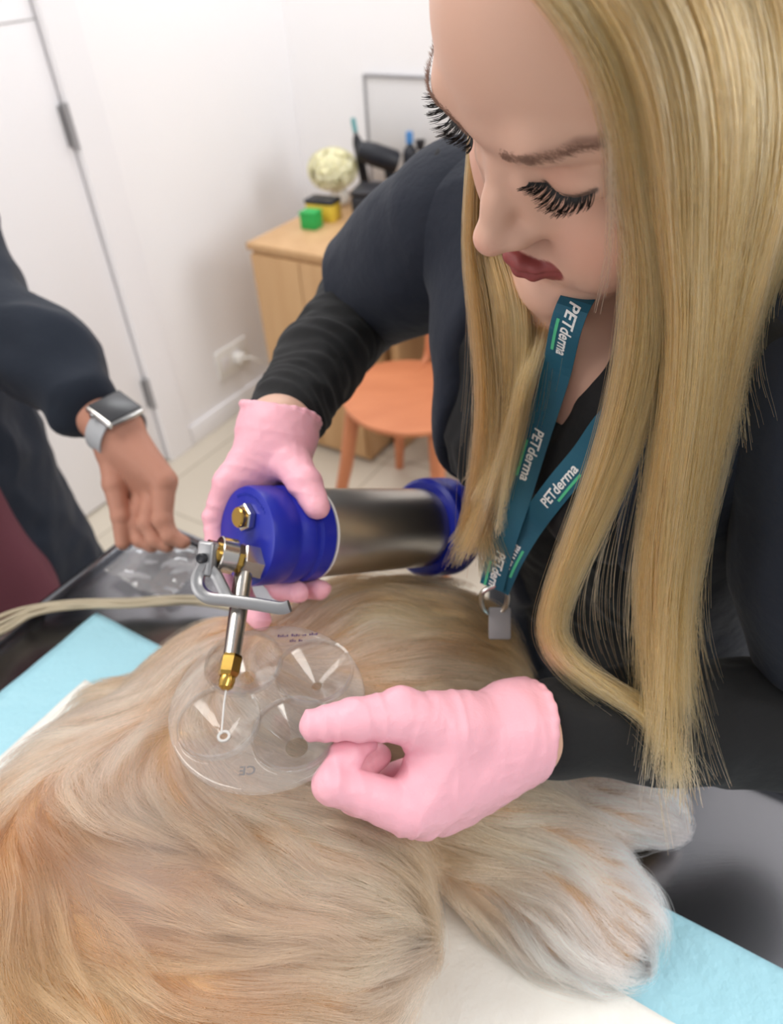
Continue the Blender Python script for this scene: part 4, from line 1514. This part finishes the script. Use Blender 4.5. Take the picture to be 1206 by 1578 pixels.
# ------------------------------------------------------------------ the dog
M_fur = hair_mat('golden_fur', .38, .55)
M_dogskin = mat('pale_dog_skin', lin(190, 152, 112), 0.9)
dogF = Field((-.72, -.22, TZ - .004), (.30, .56, 1.10), .004)
T_ = lambda a, b, z: on_top(a, b, z)
spine = [(T_(660, 1035, .965), .070), (T_(560, 1060, .972), .078), (T_(400, 1120, .968), .083), (T_(190, 1330, .962), .093), (T_(0, 1560, .962), .093), (T_(-220, 1800, .96), .085)]
dogF.chain([a for a, _ in spine], [r for _, r in spine], .03)
dogF.chain([T_(560, 1200, .945), T_(450, 1400, .945), T_(330, 1620, .945), T_(150, 1900, .945)], [.06, .072, .08, .08], .05)
dogF.chain([T_(640, 1120, .945), T_(740, 1230, .935), T_(860, 1315, .918), T_(955, 1415, .902)], [.07, .052, .036, .020], .03)
dogF.chain([T_(760, 1330, .91), T_(860, 1400, .905), T_(930, 1440, .90)], [.034, .03, .02], .03)
dogF.chain([T_(700, 1110, .94), T_(830, 1200, .922), T_(940, 1232, .912), T_(1000, 1252, .903)], [.06, .038, .032, .020], .025)
dogF.chain([T_(200, 1150, .935), T_(140, 1190, .915), T_(80, 1240, .90)], [.05, .035, .022], .03)
# head, ear and muzzle, beyond the lower edge of the photograph
hd0 = T_(-340, 1830, .955)
dogF.cone(spine[-1][0], hd0, .075, .055, .03).ell(hd0, (.058, .058, .052), .02)
mz = hd0 + np.array([-.085, -.02, -.025])
dogF.cone(hd0 + [-.03, -.01, -.01], mz, .038, .024, .02).ell(mz + [-.018, -.004, .008], (.010, .011, .009), .004)
dogF.ell(hd0 + [.01, .05, .012], (.03, .02, .045), .01).ell(hd0 + [.0, -.05, -.01], (.03, .018, .045), .01)
dogF.plane((0, 0, TZ + .008), (0, 0, -1), .006)
dv, df_ = dogF.mesh(3)
dog = thing('dog', 'golden long-haired dog lying on its side on the white underpad', 'dog', (float(dv[:, 0].mean()), float(dv[:, 1].mean()), TZ + .008))
from_arrays('body', dv, df_, M_dogskin, dog)


def grid_sample(F, p):
    q = (p - F.lo) / F.h
    q = np.clip(q, 0.001, np.array(F.n) - 1.001)
    i = np.floor(q).astype(int)
    f = q - i
    o = np.zeros(len(p))
    for a in (0, 1):
        for b in (0, 1):
            for c in (0, 1):
                o += F.d[i[:, 0] + a, i[:, 1] + b, i[:, 2] + c] * (f[:, 0] if a else 1 - f[:, 0]) * (f[:, 1] if b else 1 - f[:, 1]) * (f[:, 2] if c else 1 - f[:, 2])
    return o


def grid_grad(F, p, e=.005):
    g = np.stack([grid_sample(F, p + d) - grid_sample(F, p - d) for d in np.eye(3) * e], 1)
    return g / (np.linalg.norm(g, axis=1, keepdims=True) + 1e-9)


# direction the coat lies in, surveyed over the animal
flow_a = np.array([
    (480, 930, 1, -.1), (600, 950, 1, .1), (740, 960, 1, .45), (680, 1050, 1, -.15), (780, 1040, .8, .6), (560, 1010, .9, -.3),
    (330, 960, -.7, .7), (240, 1010, -.55, .85), (150, 1110, -1, .35), (60, 1150, -1, .3), (280, 1110, -.7, .6),
    (145, 1240, -.45, .9), (244, 1262, -.15, 1), (348, 1245, .5, .9), (300, 1180, -.2, .9), (377, 1303, .85, .5), (522, 1343, 1, .35), (638, 1360, .9, .45),
    (460, 1230, .55, .85), (560, 1250, .8, .5), (30, 1330, -.2, 1), (40, 1480, .05, 1), (110, 1440, .45, .9), (150, 1370, .75, .35), (240, 1395, 1, .05),
    (320, 1400, 1, -.05), (200, 1500, .5, .85), (290, 1500, .7, .7), (400, 1520, .9, .35), (600, 1520, 1, .1), (520, 1440, 1, .2), (650, 1450, .9, .4),
    (100, 1560, .3, .95), (-150, 1700, .2, 1), (-300, 1850, -.6, .8),
    (720, 1270, 1, .12), (800, 1310, 1, .3), (880, 1370, .75, .7), (950, 1430, .5, .9), (980, 1470, .4, .9), (830, 1220, 1, .05), (920, 1225, 1, .1), (1000, 1250, .8, .65), (760, 1400, .6, .7), (820, 1420, .55, .85)], float)
fa_p = np.array([on_top(a, b, .98) for a, b, _, _ in flow_a])
fa_v = np.array([RT * c - UP * d for _, _, c, d in flow_a])
fa_v[:, 2] *= .25
fa_v /= np.linalg.norm(fa_v, axis=1, keepdims=True)


def flow(p):
    d2 = ((p[:, None, :2] - fa_p[None, :, :2]) ** 2).sum(-1)
    w = np.exp(-d2 / (2 * .030 ** 2)) + 1e-6 / (d2 + 1e-3)
    v = w @ fa_v
    return v / (np.linalg.norm(v, axis=1, keepdims=True) + 1e-9)


def sample_surface(v, f, n, keep):
    t = np.vstack([f[:, [0, 1, 2]], f[:, [0, 2, 3]]])
    a, b, c = v[t[:, 0]], v[t[:, 1]], v[t[:, 2]]
    nr = np.cross(b - a, c - a)
    ar = np.linalg.norm(nr, axis=1)
    ok = keep((a + b + c) / 3, nr / (ar[:, None] + 1e-12))
    pr = ar * ok
    i = RNG.choice(len(t), n, p=pr / pr.sum())
    r1, r2 = RNG.random(n), RNG.random(n)
    s = r1 + r2 > 1
    r1[s], r2[s] = 1 - r1[s], 1 - r2[s]
    return a[i] + (b[i] - a[i]) * r1[:, None] + (c[i] - a[i]) * r2[:, None]


# colour of the coat by place: tan, orange-tan hip, white feathering on the legs, brown parting
col_a = [((620, 950), (214, 172, 118)), ((760, 980), (205, 160, 104)), ((500, 930), (196, 152, 100)), ((250, 1010), (205, 168, 124)), ((120, 1110), (212, 186, 156)),
         ((300, 1180), (212, 184, 152)), ((250, 1280), (216, 186, 150)), ((420, 1300), (214, 182, 142)), ((560, 1330), (214, 180, 138)), ((650, 1330), (206, 168, 122)),
         ((110, 1410), (128, 96, 62)), ((230, 1400), (150, 114, 76)), ((40, 1480), (205, 166, 118)), ((250, 1500), (196, 160, 118)), ((450, 1500), (208, 176, 138)),
         ((620, 1500), (214, 190, 160)), ((740, 1270), (220, 184, 138)), ((820, 1320), (236, 216, 188)), ((900, 1400), (250, 242, 228)), ((960, 1450), (252, 246, 236)),
         ((820, 1215), (226, 200, 162)), ((930, 1230), (246, 236, 218)), ((1000, 1260), (252, 246, 236)), ((800, 1420), (246, 238, 222)), ((720, 1400), (222, 200, 170)), ((80, 1560), (200, 162, 116))]
ca_p = np.array([on_top(*a, .97) for a, _ in col_a])
ca_c = np.array([lin(*c)[:3] for _, c in col_a]) * [1.06, .825, .84]


def coat(p):
    d2 = ((p[:, None, :2] - ca_p[None, :, :2]) ** 2).sum(-1)
    w = np.exp(-d2 / (2 * .028 ** 2)) + 1e-6 / (d2 + 1e-3)
    return (w @ ca_c) / w.sum(1, keepdims=True)


KP = 16


def trace(roots, length, height, seed):
    n = len(roots)
    pts = np.zeros((n, KP, 3))
    p = roots.copy()
    pts[:, 0] = p
    step = length / (KP - 1)
    ang0 = .45 * vnoise(roots * 22, seed) + .2 * vnoise(roots * 60, seed + 1)
    for k in range(1, KP):
        t = k / (KP - 1)
        v = flow(p)
        g = grid_grad(dogF, p)
        v = v - g * (v * g).sum(1, keepdims=True)
        v /= np.linalg.norm(v, axis=1, keepdims=True) + 1e-9
        a = ang0 + .55 * vnoise(p * 26 + seed, seed + 2) * t
        b = np.cross(g, v)
        v = v * np.cos(a)[:, None] + b * np.sin(a)[:, None]
        p = p + v * step[:, None]
        h = height * (np.sin(min(1, t * 1.5) * math.pi / 2)) * (1 - .25 * t)
        d = grid_sample(dogF, p)
        far = d > .0185
        p = p + g * np.where(far, 0, (h - d) * .7)[:, None]
        p[:, 2] -= np.where(far, .35 * step, 0)
        p[:, 2] = np.maximum(p[:, 2], TZ + .008)
        pts[:, k] = p
    return pts


keep = lambda c, n: (n[:, 2] > -.25) * (c[:, 2] > TZ + .009) * np.where(c[:, 1] < .02, .25, 1.0)
NG, NC = 2600, 140000
groots = sample_surface(dv, df_, NG, keep)
isleg = lambda p: ss(.055, .11, p[:, 0]) * ss(.40, .33, p[:, 1])
gl_ = RNG.uniform(.058, .092, NG) * (1 - .45 * isleg(groots))
gh = RNG.uniform(.002, .0135, NG)
guides = trace(groots, gl_, gh, 3)
croots = sample_surface(dv, df_, NC, keep)
near = np.zeros(NC, int)
for i in range(0, NC, 3000):
    q = croots[i:i + 3000] + RNG.normal(0, .0012, (len(croots[i:i + 3000]), 3))
    near[i:i + 3000] = np.argmin(((q ** 2).sum(1)[:, None] + (groots ** 2).sum(1)[None] - 2 * q @ groots.T), axis=1)
t = np.linspace(0, 1, KP)[None, :, None]
off = croots - groots[near]
cl_ = RNG.uniform(.30, .8, NG)[near][:, None, None]
pts = guides[near] + off[:, None, :] * (1 - cl_ * t ** .8)
jit = RNG.normal(0, .0010, (NC, 1, 3)) * t + RNG.normal(0, .0007, (NC, 1, 3)) * np.sin(t * math.pi * RNG.uniform(1, 2.5, (NC, 1, 1)))
pts = pts + jit
cut = RNG.uniform(.6, 1.12, (NC, 1, 1))
pts = pts[:, :1] + (pts - pts[:, :1]) * (1 - (1 - cut) * t)
pts[..., 2] = np.maximum(pts[..., 2], TZ + .008)
cg = coat(groots)[near] * (1 + .28 * vnoise(groots * 30, 77))[near][:, None] * RNG.uniform(.55, 1.25, (NG, 1))[near] * RNG.uniform(.88, 1.12, (NC, 1))
wfur = RNG.random((NC, 1)) < .12
cg = np.where(wfur, cg * 1.25, cg)
strands('fur', pts, RNG.uniform(.00007, .00013, NC), np.clip(cg, 0, .95), M_fur, dog)['kind'] = 'stuff'
# ------------------------------------------------------------------ the woman's hair, brows and lashes
M_hair = hair_mat('blonde_hair', .28, .45, .1)
M_lash = mat('black_lashes', lin(14, 13, 14), .5)
M_brow = mat('brown_brow_hair', lin(132, 98, 82), .6)
def smooth_pts(p, it=2):
    for _ in range(it):
        p[1:-1] = p[1:-1] * .5 + (p[:-2] + p[2:]) * .25
    return p


def plumb(p, L, n, sway=(0, 0, 0)):
    s = np.linspace(0, 1, n + 1)[1:]
    return [p + np.array([0, 0, -1.0]) * L * q + np.array(sway) * q ** 1.6 for q in s]


KH = 30
# the curtain on her left: guides from the front lock to the back of the head
def guides_of(rows, drop):
    out = []
    for top, low in rows:
        pt_ = [over_head(a, b, c, .008) for a, b, c in top] + [P(*q) for q in low]
        if drop:
            pt_ += plumb(pt_[-1], drop, 4)
        out.append(smooth_pts(spline(pt_, KH)))
    return out


# front lock: sweeps inwards, then its ends curl over the sleeve
GA = guides_of([
    ([(770, -60, .262), (850, 10, .270), (918, 110, .290), (950, 220, .310), (962, 320, .335)], [(968, 450, .37), (938, 640, .41), (885, 800, .45), (832, 940, .485), (838, 1000, .497), (878, 1045, .497), (940, 1078, .492), (1010, 1122, .488), (1048, 1190, .486)]),
    ([(790, -80, .260), (875, 5, .268), (942, 110, .286), (968, 230, .307), (978, 330, .332)], [(992, 470, .37), (964, 640, .41), (905, 800, .45), (846, 935, .485), (852, 1000, .495), (896, 1040, .495), (966, 1082, .490), (1030, 1135, .486), (1056, 1210, .484)]),
    ([(810, -100, .258), (900, -5, .266), (962, 100, .283), (990, 240, .305), (1002, 340, .33)], [(1022, 480, .37), (1000, 640, .41), (934, 800, .45), (868, 925, .484), (866, 985, .494), (912, 1034, .493), (990, 1085, .488), (1044, 1150, .484), (1040, 1225, .484)])], 0)
# the main curtain on her left, drawn together towards its ends
GM = guides_of([
    ([(815, -105, .257), (905, -10, .264), (972, 100, .281), (1000, 240, .303), (1010, 350, .33)], [(1030, 500, .37), (1012, 680, .41), (985, 850, .45), (985, 960, .475), (1005, 1060, .482), (1018, 1150, .48)]),
    ([(850, -120, .255), (945, -20, .263), (1006, 100, .279), (1030, 240, .299), (1036, 350, .325)], [(1046, 500, .36), (1030, 680, .40), (1010, 850, .44), (1006, 980, .468), (1012, 1080, .477), (1008, 1170, .478)]),
    ([(900, -150, .254), (990, -40, .262), (1050, 90, .280), (1072, 240, .302), (1072, 360, .33)], [(1072, 500, .36), (1056, 680, .40), (1032, 850, .44), (1024, 980, .465), (1024, 1100, .474), (1018, 1195, .476)]),
    ([(960, -180, .254), (1050, -60, .264), (1104, 80, .284), (1118, 240, .308), (1108, 380, .34)], [(1098, 520, .37), (1078, 690, .405), (1050, 850, .44), (1038, 980, .465), (1040, 1100, .474), (1040, 1210, .476)]),
    ([(1030, -210, .256), (1120, -80, .268), (1168, 80, .292), (1172, 240, .318), (1146, 390, .35)], [(1122, 530, .38), (1096, 690, .41), (1064, 850, .445), (1050, 980, .468), (1056, 1090, .476), (1062, 1180, .478)]),
    ([(1100, -230, .262), (1190, -90, .280), (1226, 80, .306), (1218, 240, .330), (1180, 400, .36)], [(1142, 540, .385), (1108, 690, .415), (1074, 840, .445), (1058, 960, .468), (1068, 1050, .476)])], 0)
# hair behind the ear, slipping back over her shoulder
GS = guides_of([
    ([(1100, -230, .262), (1190, -90, .280), (1222, 80, .306), (1208, 240, .332)], [(1172, 380, .362), (1140, 500, .39), (1118, 620, .41), (1105, 700, .42)]),
    ([(1140, -230, .268), (1230, -90, .290), (1262, 80, .318), (1250, 240, .344)], [(1216, 370, .375), (1184, 460, .40), (1176, 540, .42), (1200, 600, .43)]),
    ([(1180, -240, .276), (1270, -90, .300), (1300, 80, .332), (1290, 240, .360)], [(1262, 350, .385), (1235, 420, .405), (1232, 480, .42), (1270, 520, .43)]),
    ([(1260, -240, .300), (1350, -80, .335), (1380, 100, .372), (1370, 260, .400)], [(1350, 380, .42), (1340, 460, .435), (1380, 500, .45)])], 0)
# the lock on her right, seen below the chin
GR = []
for rx, ry, rz, low in (
        (.076, -.05, .01, [(716, 330, .47), (722, 450, .49), (738, 600, .51), (736, 720, .54), (722, 820, .57), (700, 880, .59)]),
        (.074, -.05, .005, [(730, 330, .475), (748, 450, .49), (762, 600, .51), (752, 720, .535), (745, 800, .555), (762, 850, .565)]),
        (.070, -.055, .0, [(745, 330, .48), (776, 450, .49), (782, 600, .51), (768, 720, .53), (738, 800, .55), (716, 850, .565)]),
        (.066, -.06, -.01, [(760, 330, .485), (808, 450, .492), (806, 600, .51), (780, 700, .53), (748, 780, .55), (734, 820, .56)]),
        (.062, -.065, -.02, [(780, 330, .49), (824, 450, .495), (804, 580, .51), (780, 690, .525), (754, 770, .545)]),
        (.058, -.07, -.03, [(800, 330, .495), (852, 445, .50), (828, 560, .51), (794, 670, .525), (760, 750, .54)])):
    pt_ = [H(.012, ry * .4 - .02, .128), H(.045, ry * .8 - .02, .112), H(.078, ry - .02, .06), H(rx + .008, ry - .01, rz)]
    pt_ += [over_head(*q, .020, .487) for q in low]
    GR.append(smooth_pts(spline(pt_, KH)))
# crown and back, turned away from the photograph
GB = []
for a in np.linspace(0, 1, 6):
    x = -.075 + .15 * a
    pt_ = [H(x * .25, -.07, .134), H(x * .6, -.13, .118), H(x * .9, -.178, .07), H(x, -.188, .02)]
    pt_ += plumb(pt_[-1], .30, 7, (.01, .01, 0))
    GB.append(smooth_pts(spline(pt_, KH)))


# hair combed from the parting over the crown to both sides of the head
def crown(side):
    rows = []
    for y0 in np.linspace(-.036, -.168, 8):
        q = math.sqrt(max(.05, 1 - ((y0 + .088) / .098) ** 2)) * 1.095
        th = np.radians(np.linspace(-6, 104, 9))
        pt_ = [H(side * .073 * math.sin(a) * q, y0 - .015 * math.sin(a), .035 + .088 * math.cos(a) * q) for a in th]
        pt_ += [pt_[-1] + np.array([0, 0, -.03 * k]) for k in (1, 2)]
        rows.append(smooth_pts(spline(pt_, KH)))
    return rows


GCL, GCR = crown(-1), crown(1)


def sheet_strands(G, n, depth, clump, wob, seed, power=1.0, lens=(.75, 1.05)):
    """fill the space between guide strands with hair gathered in locks"""
    r = np.random.default_rng(seed)
    G = np.asarray(G)
    nl = max(4, n // 90)
    lu, ld = r.uniform(0, 1, nl), r.uniform(0, 1, nl)
    li = r.integers(0, nl, n)
    uu = np.clip(lu[li][:, None] + r.normal(0, .38 / len(G) ** .5 * .6, (n, 1)) * (1 - clump * np.linspace(0, 1, KH)[None] ** 1.2), 0, 1)
    x = uu * (len(G) - 1 - 1e-6)
    i = x.astype(int)
    fq = (x - i)[..., None]
    k = np.arange(KH)[None].repeat(n, 0)
    pts = G[i, k] * (1 - fq) + G[np.minimum(i + 1, len(G) - 1), k] * fq
    t = np.linspace(0, 1, KH)[None, :, None]
    view = pts - CAM
    view /= np.linalg.norm(view, axis=2, keepdims=True)
    dd = (ld[li] + r.normal(0, .25, n))[:, None, None] * depth * (.25 + np.minimum(1, t * 3))
    pts = pts + view * dd
    ph = r.uniform(0, 6.28, (nl, 3))[li][:, None]
    am = r.uniform(.3, 1, (nl, 1))[li][:, None]
    pts = pts + wob * am * t * np.sin(ph + t * r.uniform(3, 7, (nl, 1))[li][:, None] + 0)
    # the tips of each lock turn a little its own way
    curl = r.normal(0, 1, (nl, 1, 3)) * [1, 1, .5]
    pts = pts + curl[li] * np.clip(t - .6, 0, 1) ** 2 * .055
    pts = pts + r.normal(0, .0014, (n, 1, 3)) * (t + .3) + r.normal(0, .0016, (n, 1, 3)) * np.sin(t * 3.14 * r.uniform(1, 3, (n, 1, 1)))
    c = lens[0] + (lens[1] - lens[0]) * r.random((n, 1)) ** power
    # shorten by resampling
    ts = np.clip(np.linspace(0, 1, KH)[None] * np.minimum(c, 1), 0, 1) * (KH - 1.0001)
    i0 = ts.astype(int)
    fr = (ts - i0)[..., None]
    ar = np.arange(n)[:, None]
    return pts[ar, i0] * (1 - fr) + pts[ar, i0 + 1] * fr, li


BL = np.array([1.07, .785, .715]) * np.array([lin(*c)[:3] for c in ((232, 196, 138), (220, 174, 108), (204, 152, 86), (176, 124, 66), (128, 86, 48), (224, 186, 132))])


def hair_tint(n, li, seed):
    r = np.random.default_rng(seed)
    a = r.choice(len(BL), li.max() + 1, p=(.22, .22, .2, .15, .10, .11))
    b = r.choice(len(BL), n, p=(.2, .22, .2, .15, .12, .11))
    return BL[a][li] * .5 + BL[b] * .5


# fine wisps framing the temple
GW = guides_of([
    ([(800, -70, .262), (862, 10, .268), (905, 90, .286), (928, 190, .306), (934, 300, .325)], [(940, 420, .36), (930, 520, .39)]),
    ([(815, -80, .260), (880, 0, .266), (925, 90, .284), (950, 200, .304), (958, 310, .325)], [(968, 430, .36), (950, 560, .39)])], 0)
allp, allt = [], []
p, li = sheet_strands(GW, 90, .006, .3, .006, 15, lens=(.5, 1.0))
allp.append(p)
allt.append(np.array([1.04, .84, .8]) * np.tile(lin(236, 206, 156)[:3], (len(p), 1)))
for G, n, dep, cl, wob, seed, lens in ((GA, 4600, .012, .75, .004, 1, (.5, 1.03)), (GM, 11000, .022, .9, .006, 6, (.42, 1.03)), (GS, 4500, .02, .5, .005, 7, (.5, 1.05)), (GR, 5200, .011, .7, .004, 2, (.82, 1.1)), (GB, 4500, .012, .3, .004, 3, (.75, 1.05)),
                                   (GCL, 3200, .004, .2, .001, 12, (.9, 1.0)), (GCR, 3000, .004, .2, .001, 13, (.9, 1.0))):
    p, li = sheet_strands(G, n, dep, cl, wob, seed, 2.3 if G is GM else 1.5 if G is GA else 1.0, lens=lens)
    allp.append(p)
    allt.append(hair_tint(n, li, seed + 20))
# loose fly-away hairs
p, li = sheet_strands(GA[1:] + GM, 420, .03, 0, .026, 9, lens=(.6, 1.0))
allp.append(p)
allt.append(hair_tint(len(p), li, 31) * 1.05)
p, li = sheet_strands(GM[2:] + GS[:2], 150, .03, 0, .045, 19, lens=(.7, 1.0))
allp.append(p)
allt.append(hair_tint(len(p), li, 33))
p, li = sheet_strands(GR, 90, .03, 0, .02, 10, lens=(.6, 1.0))
allp.append(p)
allt.append(hair_tint(len(p), li, 32))
hp, ht = np.vstack(allp), np.clip(np.vstack(allt), 0, .95)
o = strands('hair', hp, np.random.default_rng(4).uniform(.00008, .00013, len(hp)), ht, M_hair, woman, taper=False)
o['kind'] = 'stuff'

# eyelashes: fans of curved lashes along both closed lids
for s in (-1, 1):
    arc = lid_arc(s, 60)
    n = 240
    r = np.random.default_rng(50 + s)
    tt = r.uniform(0.02, 1, n)
    root = np.stack([np.interp(tt, np.linspace(0, 1, 60), arc[:, k]) for k in range(3)], 1)
    root[:, 1] = np.array([surf_y(a, b) for a, b in root[:, [0, 2]]]) - .0003
    out = np.stack([s * (tt - .34) * 1.15, np.full(n, .8), -.75 + .15 * tt], 1)
    # lashes stand in little clusters that cross each other
    out[:, 0] += s * .22 * np.sin(tt * 75) + r.normal(0, .05, n)
    out /= np.linalg.norm(out, axis=1, keepdims=True)
    ln_ = r.uniform(.0080, .0125, n) * (.62 + .5 * np.sin(np.pi * np.clip(tt, 0, .85)))
    k = np.linspace(0, 1, 9)[None, :, None]
    up_ = np.array([0, .25, 1.0])
    pts = root[:, None] + out[:, None] * k * ln_[:, None, None] + up_ * (k ** 2.2) * ln_[:, None, None] * .62
    strands('eyelashes', HO + pts @ HM.T, r.uniform(.00016, .00024, n), np.array(lin(26, 24, 26)[:3]), M_lash, woman)
# eyebrows: short hairs swept along the ridge
for s in (-1, 1):
    n = 620
    r = np.random.default_rng(70 + s)
    tt = r.uniform(0, 1, n) ** .9
    bx = np.interp(tt, [0, .25, .6, .85, 1], [.012, .021, .036, .048, .059])
    bz = np.interp(tt, [0, .25, .6, .85, 1], [.0192, .0262, .0322, .0338, .0318]) + r.normal(0, 1, n) * np.interp(tt, [0, .3, .8, 1], [.0016, .0016, .0011, .0004])
    root = np.stack([s * bx, np.array([surf_y(s * a, b) for a, b in zip(bx, bz)]), bz], 1)
    out = np.stack([s * np.full(n, .9), .15 - .3 * tt, .28 - .5 * tt], 1) + r.normal(0, .12, (n, 3))
    out /= np.linalg.norm(out, axis=1, keepdims=True)
    k = np.linspace(0, 1, 5)[None, :, None]
    pts = root[:, None] + out[:, None] * k * r.uniform(.003, .0052, (n, 1, 1)) + np.array([0, -.0010, 0]) * k ** 2
    strands('eyebrow', HO + pts @ HM.T, r.uniform(.00006, .00011, n), np.array(lin(96, 66, 52)[:3]), M_brow, woman)
# ------------------------------------------------------------------ cold vapour drifting over the coat
m = bpy.data.materials.new('cold_vapour')
m.use_nodes = True
nt = m.node_tree
nt.nodes.remove(nt.nodes['Principled BSDF'])
vol = nt.nodes.new('ShaderNodeVolumePrincipled')
vol.inputs['Color'].default_value = (.93, .9, .9, 1)
vol.inputs['Anisotropy'].default_value = .1
tc = nt.nodes.new('ShaderNodeTexCoord')
nz = nt.nodes.new('ShaderNodeTexNoise')
nz.inputs['Scale'].default_value = 14
nz.inputs['Detail'].default_value = 2
ln_ = nt.nodes.new('ShaderNodeVectorMath')
ln_.operation = 'LENGTH'
mpp = nt.nodes.new('ShaderNodeMapping')
fall = nt.nodes.new('ShaderNodeMapRange')
fall.interpolation_type = 'SMOOTHSTEP'
fall.inputs[1].default_value, fall.inputs[2].default_value = 1.0, .25
fall.inputs[3].default_value, fall.inputs[4].default_value = 0, 1
nr = nt.nodes.new('ShaderNodeMapRange')
nr.inputs[1].default_value, nr.inputs[2].default_value = .38, .66
nr.inputs[3].default_value, nr.inputs[4].default_value = .1, 6.5
mu = nt.nodes.new('ShaderNodeMath')
mu.operation = 'MULTIPLY'
VR = (.165, .10, .042)
mpp.inputs['Scale'].default_value = [1 / r for r in VR]
nt.links.new(tc.outputs['Object'], nz.inputs['Vector'])
nt.links.new(tc.outputs['Object'], mpp.inputs[0])
nt.links.new(mpp.outputs[0], ln_.inputs[0])
nt.links.new(ln_.outputs['Value'], fall.inputs[0])
nt.links.new(nz.outputs[0], nr.inputs[0])
nt.links.new(fall.outputs[0], mu.inputs[0])
nt.links.new(nr.outputs[0], mu.inputs[1])
nt.links.new(mu.outputs[0], vol.inputs['Density'])
nt.links.new(vol.outputs[0], nt.nodes['Material Output'].inputs['Volume'])
vc = on_top(250, 1300, 1.085)
bm = bmesh.new()
bmesh.ops.create_icosphere(bm, subdivisions=4, radius=1)
for v_ in bm.verts:
    v_.co = Vector((v_.co.x * VR[0], v_.co.y * VR[1], v_.co.z * VR[2]))
o = bm_obj('vapour', bm, m, None, smooth=True)
o.location = vc
o.rotation_euler = (0, 0, math.radians(-25))
tag(o, 'thin pale cold vapour drifting over the dog below the clear plate', 'vapour', kind='stuff')
bpy.context.view_layer.update()
